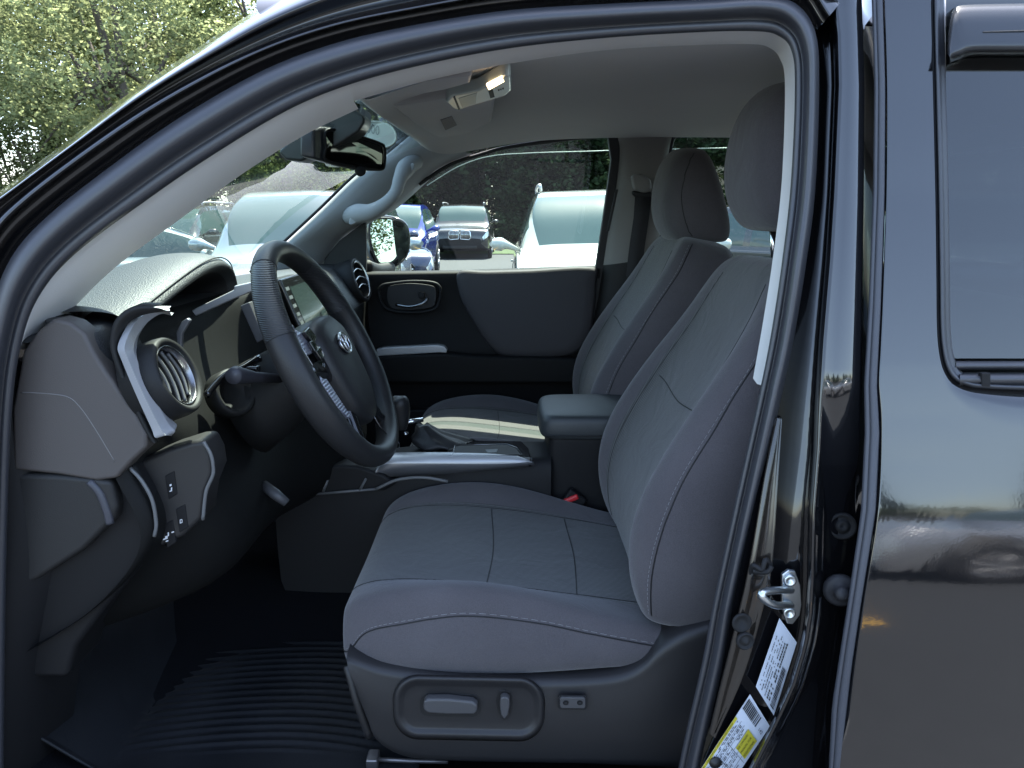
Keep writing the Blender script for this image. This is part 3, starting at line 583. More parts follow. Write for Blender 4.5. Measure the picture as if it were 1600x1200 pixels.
# bed, wheels: stand beside the picture
rows = [[V((x, y, z)) for x in (2.35, 2.7, 3.3, 4.1)] for y, z in ((1.0, .4), (.9, .6), (.885, .9), (.91, 1.1), (.97, 1.25), (1.03, 1.27), (1.05, 1.0), (2.4, 1.0), (2.42, 1.27), (2.5, 1.25), (2.57, .9), (2.55, .4))]
grid('cargo_bed', rows, PAINT, truck, solid=.02)
rows = [[V((x, y, z)) for x in (-1.05, 0, 1.45, 2.35)] for y, z in ((2.44, .36), (2.56, .45), (2.58, .9), (2.55, 1.1), (2.5, 1.235), (2.48, 1.235))]
tag(grid('far_body_side', rows, PAINT, truck), 'black outer skin of the far side')
for wx in (-1.95, 3.1):
    for wy, s in ((1.02, -1), (2.45, 1)):
        w = disc('wheel', (wx, wy, .38), (0, s, 0), [(.2, -.12), (.36, -.12), (.38, -.08), (.38, .06), (.35, .1), (.25, .1), (.22, .06), (0, .05)], RUBD, truck, 36)
        disc('rim', (wx, wy, .38), (0, s, 0), [(.23, .05), (.22, .09), (.19, .07), (.07, .08), (.05, .1), (0, .1)], SILVD, w, 36)
# ================================================================== DASHBOARD
dn = [(-1.18,1.21),(-.85,1.255),(-.72,1.275),(-.62,1.29),(-.60,1.292),(-.588,1.275),(-.572,1.21),(-.548,1.15),(-.558,1.125),(-.575,1.09),(-.548,1.04),(-.533,.985),(-.56,.93),(-.65,.84),(-.80,.76)]
dm = [(-1.18,1.215),(-.85,1.262),(-.74,1.28),(-.66,1.29),(-.62,1.285),(-.60,1.26),(-.585,1.20),(-.55,1.12),(-.535,1.09),(-.53,1.06),(-.50,1.0),(-.47,.93),(-.475,.85),(-.53,.79),(-.75,.72)]
dc = [(-1.18,1.215),(-.85,1.262),(-.72,1.285),(-.62,1.30),(-.55,1.305),(-.52,1.29),(-.49,1.20),(-.45,1.10),(-.42,1.05),(-.40,1.0),(-.38,.95),(-.37,.90),(-.38,.85),(-.45,.80),(-.75,.70)]
df = [(-1.18,1.21),(-.85,1.26),(-.72,1.28),(-.62,1.292),(-.56,1.29),(-.52,1.265),(-.485,1.205),(-.47,1.17),(-.475,1.14),(-.47,1.06),(-.46,1.0),(-.46,.92),(-.47,.85),(-.53,.79),(-.75,.72)]
st = [(1.035, dn), (1.04, dn), (1.10, dn), (1.16, dm), (1.3, dm), (1.50, dm), (1.60, dc), (1.75, dc), (1.9, dc), (2.0, df), (2.2, df), (2.38, df), (2.42, df)]
rows = []
for i, (y, p) in enumerate(st):
    q = p
    if i == 0: q = [(x-.02 if x > -.9 else x, z-.012) for x, z in p]
    rows.append([V((x, y, z)) for x, z in q])
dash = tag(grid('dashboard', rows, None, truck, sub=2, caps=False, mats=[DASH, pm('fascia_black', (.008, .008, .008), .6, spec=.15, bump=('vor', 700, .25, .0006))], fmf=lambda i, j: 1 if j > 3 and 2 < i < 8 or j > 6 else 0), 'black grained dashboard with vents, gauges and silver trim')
# near end cap
ec = [(35,548),(60,515),(85,497),(110,504),(132,521),(146,550),(166,582),(205,637),(229,678),(229,700),(205,722),(182,748),(150,752),(90,742),(20,735),(18,640)]
o = plate('end_cap', ec, 1.028, .04, pm('end_cap_glare_plastic', (.075, .065, .060), .6, bump=('vor', 700, .25, .0006)), dash, .006, seg=3)  # warm lens glare is mixed into the cap's base colour
o['label'] = 'dark end cap closing the near end of the dashboard'
tube('cap_seam', [U(a, b, 1.0285) for a, b in ((33,613),(70,615),(105,620),(125,636),(150,672),(180,722))], .0011, pm('seam_grey', (.14, .13, .125), .6), o, res=40, n=6)
lc = [(150,748),(172,752),(182,790),(180,810),(130,860),(60,905),(20,925),(12,740),(90,742)]
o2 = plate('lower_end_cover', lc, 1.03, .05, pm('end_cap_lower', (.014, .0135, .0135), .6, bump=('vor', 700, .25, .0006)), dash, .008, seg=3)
tube('cover_highlight', [U(a, b, 1.031) for a, b in ((140,752),(156,770),(168,800),(172,818))], .006, pm('cover_highlight_grey', (.05, .05, .06), .45), o2, res=14)  # bead in paler grey paints a highlight along the cover
lower = [(205,722),(232,770),(243,815),(240,845),(215,890),(165,950),(120,1010),(105,1060),(40,1060),(20,930),(60,890),(120,850),(160,800),(170,750)]
plate('knee_side', lower, 1.05, .1, DARK, dash, .01, seg=3)
# side defroster vent by the windshield
dv = prism('defroster_vent', [UZ(a, b, 1.300) for a, b in [(70,500),(104,464),(134,462),(142,468),(126,486),(80,502)]], (0, 0, -.03), DASH, dash, .003)
prism('vent_slot', [UZ(a, b, 1.3008) for a, b in [(84,494),(104,474),(122,471),(116,484),(96,494)]], (0, 0, -.004), BLK, dv, .0005)
for k in range(3): tube('slat', [UZ(84+k*6, 492-k*6, 1.302), UZ(114+k*4, 485-k*5, 1.302)], .002, DASH, dv, n=6)
# instrument hood
hx, zz = -.57, [(1.10, 1.290), (1.15, 1.300), (1.2, 1.312), (1.28, 1.331), (1.36, 1.348), (1.42, 1.357), (1.48, 1.359), (1.525, 1.347), (1.542, 1.325), (1.546, 1.285)]
rows = [[V((-.90, y, 1.262+.2*(z-1.29))) for y, z in zz], [V((-.80, y, 1.285+.7*(z-1.29))) for y, z in zz], [V((-.70, y, 1.305+1.0*(z-1.29))) for y, z in zz], [V((-.625, y, z+.019)) for y, z in zz], [V((hx-.018, y, z+.013)) for y, z in zz], [V((hx, y, z-.001)) for y, z in zz],
        [V((hx+.002, y, z-.010)) for y, z in zz], [V((hx-.012, lerp(y, 1.33, .06), z-.020)) for y, z in zz], [V((hx-.05, lerp(y, 1.33, .1), z-.035)) for y, z in zz], [V((hx-.14, lerp(y, 1.33, .12), z-.06)) for y, z in zz]]
hood = grid('instrument_hood', rows, None, dash, sub=2, mats=[DASH, BLK], fmf=lambda i, j: 1 if i > 6 else 0)
hood['label'] = 'grained leather like hood arching over the gauges'
tube('hood_seam', [V((hx-.006, y, z+.006)) for y, z in zz], .0014, BLK, hood, res=50, n=6)
# gauges
gn = V((.9, -.05, .42)).normalized()
gcl = box('gauge_panel', (-.652, 1.34, 1.205), (.02, .38, .16), BLK, dash, .004, rot=(0, R(-22), 0))
for gy in (1.27, 1.42):
    g = disc('gauge', (-.625, gy, 1.21), gn, [(.062, -.01), (.064, .012), (.060, .014), (.057, .004), (0, .003)], PIANO, gcl, 40)
    disc('gauge_ring', (-.625, gy, 1.21), gn, [(.050, .0045), (.0515, .0062), (.053, .0045)], pm('dim_chrome', (.25, .25, .26), .25, metal=1), g, 40, caps=False)
    s_, u_, n__ = frame_from(gn); c_ = V((-.625, gy, 1.21))+gn*.0045
    qs = []
    for k in range(21):
        a = R(220-k*13); d_ = s_*math.cos(a)+u_*math.sin(a); e_ = s_*(-math.sin(a))+u_*math.cos(a)
        qs.append([c_+d_*.040-e_*.0006, c_+d_*.040+e_*.0006, c_+d_*.047+e_*.0006, c_+d_*.047-e_*.0006])
    quads('tick_marks', qs, pm('tick_grey', (.3, .32, .33), .5), g)
    tube('needle', [c_, c_+s_*(-.03)-u_*.022], .0012, RED, g, n=6)
plate('gauge_bezel', [(292,497),(297,501),(284,522),(283,545),(277,543),(275,520),(283,503)], 1.19, .01, SILVD, dash, .002)
plate('centre_trim_bar', [(291,489),(330,470),(365,453),(365,447),(396,440),(402,452),(365,467),(294,499),(288,494)], 1.40, .02, SILV, dash, .003)
plate('column_side_trim', [(375,478),(389,472),(413,530),(401,536)], 1.36, .02, pm('dark_trim_bar', (.06, .06, .065), .5), dash, .002)
# silver bent trim by the near vent: two facets
po = [(264,482),(238,483),(210,493),(196,513),(184,541),(190,563),(214,620),(236,668),(243,684),(256,679)]
pi = [(268,493),(250,491),(228,506),(213,528),(209,545),(213,560),(236,610),(262,660),(273,673),(268,681)]
yo_ = [1.12, 1.10, 1.065, 1.045, 1.03, 1.025, 1.02, 1.02, 1.02, 1.025]
A = cr([U(a, b, y) for (a, b), y in zip(po, yo_)], 50); B = cr([U(a, b, y+.012) for (a, b), y in zip(pi, yo_)], 50)
Mx = [p.lerp(q, .50)+V((.006, -.014, .004)) for p, q in zip(A, B)]
grid('vent_trim', [[p+V((-.01, .03, 0)) for p in A], A, Mx, Mx, B, [p+V((-.01, .03, 0)) for p in B]], SILV, dash, smooth=False)['label'] = 'bent silver trim framing the near vent'
po2 = [(240,480),(205,480),(180,500),(172,530),(176,560),(196,610),(222,665),(238,692)]
A2 = cr([U(a, b, 1.03) for a, b in po2], 40); B2_ = cr([U(a, b, 1.045) for a, b in [(262,486),(225,492),(200,506),(188,535),(192,565),(214,618),(236,668),(248,690)]], 40)
grid('vent_bezel', [[p+V((-.01, .05, 0)) for p in A2], A2, [p.lerp(q, .5)+V((.004, -.008, .002)) for p, q in zip(A2, B2_)], B2_], DASHS, dash)
# near air vent
vn = V((.95, .0, .37)).normalized(); vc = U(272, 588, 1.085)
vent = disc('air_vent', vc, vn, [(.061, -.05), (.062, -.006), (.060, .006), (.056, .011), (.050, .008), (.047, -.004), (.045, -.03), (0, -.032)], DASHS, dash, 48)
disc('vent_ring', vc, vn, [(.0460, -.004), (.0490, .0045), (.0470, .007), (.0445, .0045), (.0435, -.01)], pm('dim_chrome', (.25, .25, .26), .25, metal=1), vent, 48, caps=False)
s_, u_, n_2 = frame_from(vn)
for k in range(4):
    h = (-.028, -.010, .008, .024)[k]; w = math.sqrt(.043**2-h*h)*.97
    a, b = vc+u_*h+vn*-.004, vc+u_*h+vn*-.004
    pts = [vc+s_*(h+.010*math.sin(math.pi*(t+1)/2))+u_*(w*t)-vn*.006 for t in (-1, -.6, -.2, .2, .6, 1)]
    tube('vent_blade', pts, .0028, pm('blade_grey', (.10, .10, .10), .4), vent, res=20, n=8)
# far air vent
vc = U(563, 437, 2.33); vn = V((.95, -.12, .3)).normalized()
v2 = disc('air_vent', vc, vn, [(.068, -.06), (.070, .0), (.064, .006), (.056, -.002), (.055, -.03), (0, -.03)], DARK, dash, 40)
disc('vent_ring', vc, vn, [(.056, .002), (.059, .007), (.055, .004)], pm('dim_chrome', (.25, .25, .26), .25, metal=1), v2, 40, caps=False)
s_, u_, n_2 = frame_from(vn)
for h in (-.025, 0, .025): tube('vent_blade', [vc+u_*h-s_*.048, vc+u_*(h+.01), vc+u_*h+s_*.048], .003, pm('dim_chrome', (.2, .2, .2)), v2, n=6, res=10)
# far pad, centre stack
rows = [[U(*p) for p in r] for r in ([(508,408,2.1),(520,440,2.05),(530,480,2.0)], [(522,405,2.2),(545,430,2.2),(560,478,2.2)], [(538,410,2.33),(566,440,2.33),(578,470,2.33)])]
scr = box('touch_screen', (-.486, 1.76, 1.238), (.012, .27, .15), PIANO, dash, .004, rot=(0, R(-20), 0))
scr['label'] = 'dark touch screen in the centre of the dashboard'
sn = Matrix.Rotation(R(-20), 3, 'Y')
def onscr(y, z, h): return V((-.486, 1.76, 1.238))+sn @ V((h, y, z))
quads('display', [[onscr(-.098, -.052, .0068), onscr(.098, -.052, .0068), onscr(.098, .052, .0068), onscr(-.098, .052, .0068)]], SCR, scr)
quads('screen_button', [[onscr(s*.117-.012, z-.004, .0069), onscr(s*.117+.012, z-.004, .0069), onscr(s*.117+.012, z+.004, .0069), onscr(s*.117-.012, z+.004, .0069)] for s in (-1, 1) for z in (-.05, -.03, -.01, .01, .03, .05)], pm('button_grey', (.09, .1, .1), .4), scr)
box('vent_bar', onscr(.0, -.095, .005), (.02, .24, .03), SILVD, dash, .006, rot=(0, R(-20), 0))
for k, y in enumerate((-.08, 0, .08)): disc('climate_knob', onscr(y, -.15, .03), sn @ V((1, 0, 0)), [(.028, -.03), (.028, .008), (.024, .014), (0, .014)], DARK, dash, 30)
# switch panel left of the column, icons
swp = [(215,722),(262,702),(300,690),(318,688),(330,712),(334,738),(322,768),(316,810),(285,840),(262,848),(250,858),(243,842),(246,815),(236,775)]
sp = plate('switch_panel', swp, 1.075, .06, pm('switch_panel_plastic', (.018, .017, .017), .5, bump=('vor', 700, .2, .0005)), dash, .008, seg=3)
tube('panel_edge', [U(a, b, 1.073) for a, b in ((318,690),(330,712),(333,740),(322,768),(317,812))], .0028, pm('panel_edge_grey', (.12, .12, .12), .4), sp, res=24)
tube('panel_edge', [U(a, b, 1.046) for a, b in ((203,731),(222,752),(238,782),(244,818),(241,838))], .0028, pm('panel_edge_grey', (.12, .12, .12), .4), sp, res=24)
for a, b in ((266, 764), (264, 840), (283, 816)):
    plate('switch', [(a-9,b-20),(a+6,b-28),(a+11,b+8),(a-3,b+17)], 1.0735, .01, DARK, sp, .0015)
def icon(pts, name='switch_icon'): quads(name, [[U(a, b, 1.0722), U(a+w, b-w*.3, 1.0722), U(a+w, b-w*.3+h, 1.0722), U(a, b+h, 1.0722)] for a, b, w, h in pts], ICON, sp)
icon([(265,757,3,3),(267,762,2,4),(265,767,4,1.5)]); icon([(255,842,3,2),(258,838,4,5),(262,832,2,6),(259,845,4,2),(268,831,4,2)]); icon([(281,812,3.5,1),(281,817,3.5,1),(281,813,1,4),(284,812,1,5)])
tube('release_lever', [U(412, 758, 1.35), U(430, 772, 1.33), U(448, 786, 1.33)], [.010, .011, .008], pm('lever_grey', (.07, .07, .075), .45), dash, n=10)
# ------------------------------------------------------------------ steering column and wheel
wn = V((.90, 0, .436)).normalized(); wc = V((-.338, 1.362, 1.194)); s_, wu, wn = frame_from(wn); wv = V((0, 1, 0))
def wp(a, b, h=0): return wc+wv*a+wu*b+wn*h
def wpl(px, py, h): return onp(px, py, wc+wn*h, wn)
colr = [(-.20, .075, .085, -.03), (-.15, .072, .08, -.022), (-.09, .065, .07, -.012), (-.05, .055, .058, -.004), (-.045, .04, .04, 0)]
rows = [[wp(math.cos(t)*a, math.sin(t)*b+c, h) for t in [2*math.pi*k/24 for k in range(24)]] for h, a, b, c in colr]
col = tag(grid('steering_column', rows, DASHS, truck, closed=True, caps=True), 'black steering column shroud with stalks')
tip = U(364, 588, 1.195)
tube('turn_signal_stalk', [wp(-.05, .0, -.085), lerp(wp(-.05, .0, -.085), tip, .6), tip+V((0, .01, 0)), tip], [.008, .010, .0155, .0135], pm('stalk_plastic', (.05, .05, .06), .45), col, n=18)
tube('wiper_stalk', [wp(.05, 0, -.085), wp(.2, .02, -.08)], [.009, .012], DARK, col, n=12)
cpos = U(368, 612, 1.27)
disc('ignition_collar', cpos, (.80, -.45, .35), [(.042, -.03), (.043, .0), (.038, .005), (.032, .0), (.030, -.01), (0, -.01)], DASHS, col, 36)
tube('gloss_bracket', [U(322, 618, 1.2), U(335, 602, 1.22), U(352, 585, 1.24), U(380, 573, 1.26), U(404, 560, 1.30)], [.006, .006, .004, .004, .008], PIANO, col, res=20)
box('gloss_bracket', U(393, 577, 1.27), (.028, .02, .014), PIANO, col, .004)
R0 = .213
ring = [wp(R0*math.sin(t)*1.0, R0*math.cos(t)*.985) for t in [2*math.pi*k/96 for k in range(96)]]
rows = []
for k in range(96):
    t = 2*math.pi*k/96; rd = (wv*math.sin(t)+wu*math.cos(t)); c_ = wp(R0*math.sin(t), R0*math.cos(t)*.985)
    low = .5-.5*math.cos(t); fat = 1+.14*math.exp(-((abs(math.sin(t))-1)/.25)**2)
    rr, hh = .0205*fat, .0215*fat*(1+.1*low)
    rows.append([c_+rd*(math.cos(q)*rr*.94)+wn*(math.sin(q)*hh) for q in [2*math.pi*j/16 for j in range(16)]])
sw = tag(grid('steering_wheel', rows, None, truck, closed=True, closev=True, mats=[LEA, pm('ribbed_grip_leather', (.020, .020, .022), .42, bump=('Z', 95, .6, .0012))], fmf=lambda i, j: 1 if 77 <= i < 88 or 8 < i < 19 else 0), 'black leather steering wheel with silver accents')
for k in (88, 77): tube('grip_seam', [rows[k][j] for j in range(16)], .0009, BLK, sw, closed=True, n=5)
# airbag pad
pad = [(.0, .075), (.05, .07), (.085, .045), (.09, .0), (.08, -.06), (.058, -.115), (0, -.14), (-.058, -.115), (-.08, -.06), (-.09, .0), (-.085, .045), (-.05, .07)]
def padr(s, h): return [wp(p.x*s, -.005+p.y*s, h) for p in cr([(a, b, 0) for a, b in pad], 48, True)]
grid('airbag_cover', [padr(.85, -.045), padr(1.02, -.03), padr(1.03, .005), padr(.97, .018), padr(.8, .026), padr(.5, .032), padr(.02, .034)], LEA, sw, closed=True)
for sgn in (-1, 1):
    rows = []
    for a, t, b, h1 in ((.07, .045, -.045, .012), (.11, .040, -.04, .012), (.15, .035, -.030, .006), (.197, .030, -.028, .0)):
        rows.append([wp(sgn*a, t, h1-.004), wp(sgn*a, lerp(t, b, .3), h1), wp(sgn*a, lerp(t, b, .7), h1), wp(sgn*a, b, h1-.004), wp(sgn*a, b, h1-.03), wp(sgn*a, t, h1-.03)])
    grid('spoke', rows, PIANO, sw, closed=True, sub=1)
    rows = []
    for a, b in ((.045, -.07), (.065, -.11), (.085, -.15), (.105, -.186)):
        rows.append([wp(sgn*(a-.012), b-.006, .008), wp(sgn*(a+.012), b+.006, .008), wp(sgn*(a+.012), b+.006, -.02), wp(sgn*(a-.012), b-.006, -.02)])
    grid('lower_spoke', rows, PIANO, sw, closed=True, sub=1)
def wplate(name, px, h, th, mat, par, bev=.001): return prism(name, [wpl(a, b, h) for a, b in px], wn*-th, mat, par, bev)
AC = pm('patterned_silver_accent', (.42, .42, .50), .35, metal=.7, bump=('Z', 60, .5, .001))
wplate('silver_accent', [(462,515),(472,520),(484,538),(488,552),(480,554),(466,533)], .012, .006, AC, sw)
wplate('silver_accent', [(499,587),(508,588),(530,622),(549,651),(545,653),(530,638),(505,600)], .006, .006, AC, sw)
wplate('thin_accent', [(484,575),(489,572),(494,580),(489,580)], .010, .004, AC, sw, .0003)
for q in ([(476,518),(483,510),(496,527),(492,538)], [(494,548),(500,540),(509,556),(503,562)], [(484,533),(490,530),(500,545),(494,550)]):
    wplate('wheel_button', q, .020, .008, PIANO, sw, .002)
text('button_label', '10', lambda x, y: wpl(503+x*5+y*0, 572+x*2-y*8, .0225), pm('tick_grey', (.3, .3, .3)), sw)
tube('chrome_hook', [wpl(a, b, .0) for a, b in ((556,660),(561,672),(561,684),(555,694))], .0022, pm('dim_chrome', (.25, .25, .26)), sw, res=20)
tube('spoke_edge', [wpl(a, b, .01) for a, b in ((584,650),(598,672),(614,686),(622,690),(624,700))], .0012, pm('dim_chrome', (.25, .25, .26)), sw, res=20)
tube('spoke_edge', [wpl(a, b, .012) for a, b in ((457,508),(470,540),(490,574))], .0012, pm('dim_chrome', (.25, .25, .26)), sw, res=16)
em_c = wpl(537, 536, .034)
emb = disc('emblem', em_c, wn, [(.030, -.002), (.030, .002), (.0, .002)], PIANO, sw, 40, sy=.7)
for rx, ry, oy in ((.029, .020, 0), (.010, .019, 0), (.019, .0085, .009)):
    tube('emblem_ring', [em_c+wv*rx*math.cos(t)+wu*(ry*math.sin(t)+oy)+wn*.003 for t in [2*math.pi*k/32 for k in range(32)]], .0016, CHR, emb, closed=True, n=8)
# ================================================================== CENTRE CONSOLE
def cz(px, py, z=.905): return UZ(px, py, z)
rows = [[V((x, y, z)) for x in (-.55, -.4, -.2, 0, .055, .09)] for y, z in ((1.60, .5), (1.605, .7), (1.61, .86), (1.62, .893), (1.64, .899), (1.70, .899), (1.76, .899), (1.772, .893), (1.778, .86), (1.785, .5))]
for r in rows:
    for p in r[:2]: p.z = min(p.z, .86)
con = tag(grid('centre_console', rows, DARK, truck, sub=1), 'black centre console with silver side trim and shifter')
A = [(587,734),(601,722),(613,714),(708,713),(794,714),(820,717),(832,722)]; M = [(587,738),(600,726),(640,724),(760,725),(800,724),(820,722),(832,723)]; B = [(583,750),(600,746),(691,741),(760,735),(828,728),(833,725),(834,724)]
rr = lambda L, y: cr([U(a, b, y) for a, b in L], 40)
grid('console_trim', [[p+V((0, .03, 0)) for p in rr(A, 1.60)], rr(A, 1.59), rr(M, 1.58), rr(B, 1.592), [p+V((0, .02, 0)) for p in rr(B, 1.6)]], None, con, mats=[SILV, SILVD], fmf=lambda i, j: 1 if i > 1 else 0)['label'] = 'satin silver rail along the console'
cb = [(699,690),(740,688),(815,689),(826,700),(830,716),(800,714),(700,712)]
cbz = prism('tray_bezel', [cz(a, b, .911) for a, b in cb], (0, 0, -.02), PIANO, con, .003)
prism('tray_well', [cz(a, b, .9125) for a, b in ((712,696),(793,695),(806,700),(814,710),(708,711))], (0, 0, -.004), BLK, cbz, .001)
tube('tray_rim', [cz(a, b, .913) for a, b in ((711,695),(793,694),(807,699),(816,711),(760,712),(707,712))], .0014, pm('dim_chrome', (.25, .25, .26)), cbz, closed=True, n=6)
prism('tray_button', [cz(a, b, .914) for a, b in ((758,702),(778,701),(776,706),(762,707))], (0, 0, -.004), pm('button_grey', (.09, .1, .1)), cbz, .001)
# shifter
boot = []
for t, rx, ry, z in ((0, .075, .06, .905), (.25, .07, .055, .914), (.5, .055, .043, .922), (.75, .033, .028, .933), (1, .018, .018, .95)):
    cx = lerp(-.165, -.215, t); boot.append([V((cx+rx*math.cos(q)*(1+.08*math.sin(5*q+t*3)), 1.72+ry*math.sin(q)*(1+.08*math.cos(6*q)), z+.003*math.sin(7*q))) for q in [2*math.pi*k/40 for k in range(40)]])
sh = grid('shift_boot', boot, LEA, con, closed=True, caps=True)
kn = U(627, 642, 1.70)
tube('shift_rod', [V((-.215, 1.72, .965)), kn+V((0, .0, -.03))], .006, CHR, sh)
tube('shift_knob', [kn+V((0, 0, -.045)), kn+V((0, 0, -.03)), kn, kn+V((-.004, 0, .02)), kn+V((-.008, 0, .032)), kn+V((-.008, 0, .036))], [.012, .016, .021, .023, .016, .003], LEA, sh, res=24, n=18)
disc('shift_ring', U(634, 677, 1.69), (.1, -1, .2), [(.006, 0), (.006, .004), (0, .005)], CHR, sh, 14)
# armrest box
def rbox(name, x0, x1, y0, y1, z0, z1, mat, par, r=.02, sub=3, crown=0):
    rows = []
    zs = [z0, z0+r*.3, z1-r, z1-r*.2, z1]
    for i, z in enumerate(zs):
        ins = r*.6 if i == 0 else (0 if i < 3 else (r*.25 if i == 3 else r))
        a, b, c, d = x0+ins, x1-ins, y0+ins, y1-ins; k = r
        rows.append([V(p) for p in ((a+k, c, z), ((a+b)/2, c, z), (b-k, c, z), (b, c+k, z), (b, (c+d)/2, z), (b, d-k, z), (b-k, d, z), ((a+b)/2, d, z), (a+k, d, z), (a, d-k, z), (a, (c+d)/2, z), (a, c+k, z))])
    rows.append([lerp(p, V(((x0+x1)/2, (y0+y1)/2, z1)), .6)+V((0, 0, crown)) for p in rows[-1]])
    return grid(name, rows, mat, par, closed=True, caps=True, sub=sub)
rbox('console_bin', .082, .36, 1.635, 1.85, .5, .945, DARK, con, .01, 2)
ar = rbox('console_armrest', .062, .37, 1.62, 1.86, .938, 1.0, pm('armrest_vinyl', (.030, .034, .036), .5, bump=('vor', 500, .3, .0008)), con, .022, 3, .004)
ar['label'] = 'padded black armrest on the console bin'
tube('armrest_seam', [V((.075, 1.619, .955)), V((.2, 1.617, .955)), V((.35, 1.619, .955))], .0012, BLK, ar)
cup = [(495,770),(505,738),(520,728),(600,740),(640,752),(620,775),(560,790),(500,790)]
ch_ = plate('cup_holder', [(484,770),(505,736),(520,726),(560,728),(600,742),(620,756),(600,768),(540,770),(500,776)], 1.58, .05, DARK, con, .008)
for a, b in (((512,750),(505,768)), ((572,748),(562,766)), ((492,772),(588,764))): tube('holder_edge', [U(*a, 1.575), U(*b, 1.575)], .003, pm('panel_edge_grey', (.12, .12, .12)), ch_)
tube('console_side_edge', [U(588, 764, 1.57), U(620, 750, 1.57), U(660, 746, 1.57), U(700, 752, 1.57)], .0035, pm('panel_edge_grey', (.1, .1, .1)), con, res=16)
bk = box('belt_buckle', U(893, 786, 1.62), (.05, .022, .06), DARK, con, .006, rot=(0, R(35), 0))
box('red_release_button', U(892, 779, 1.612)+V((0, 0, 0)), (.036, .018, .013), RED, bk, .004, rot=(0, R(-24), 0))
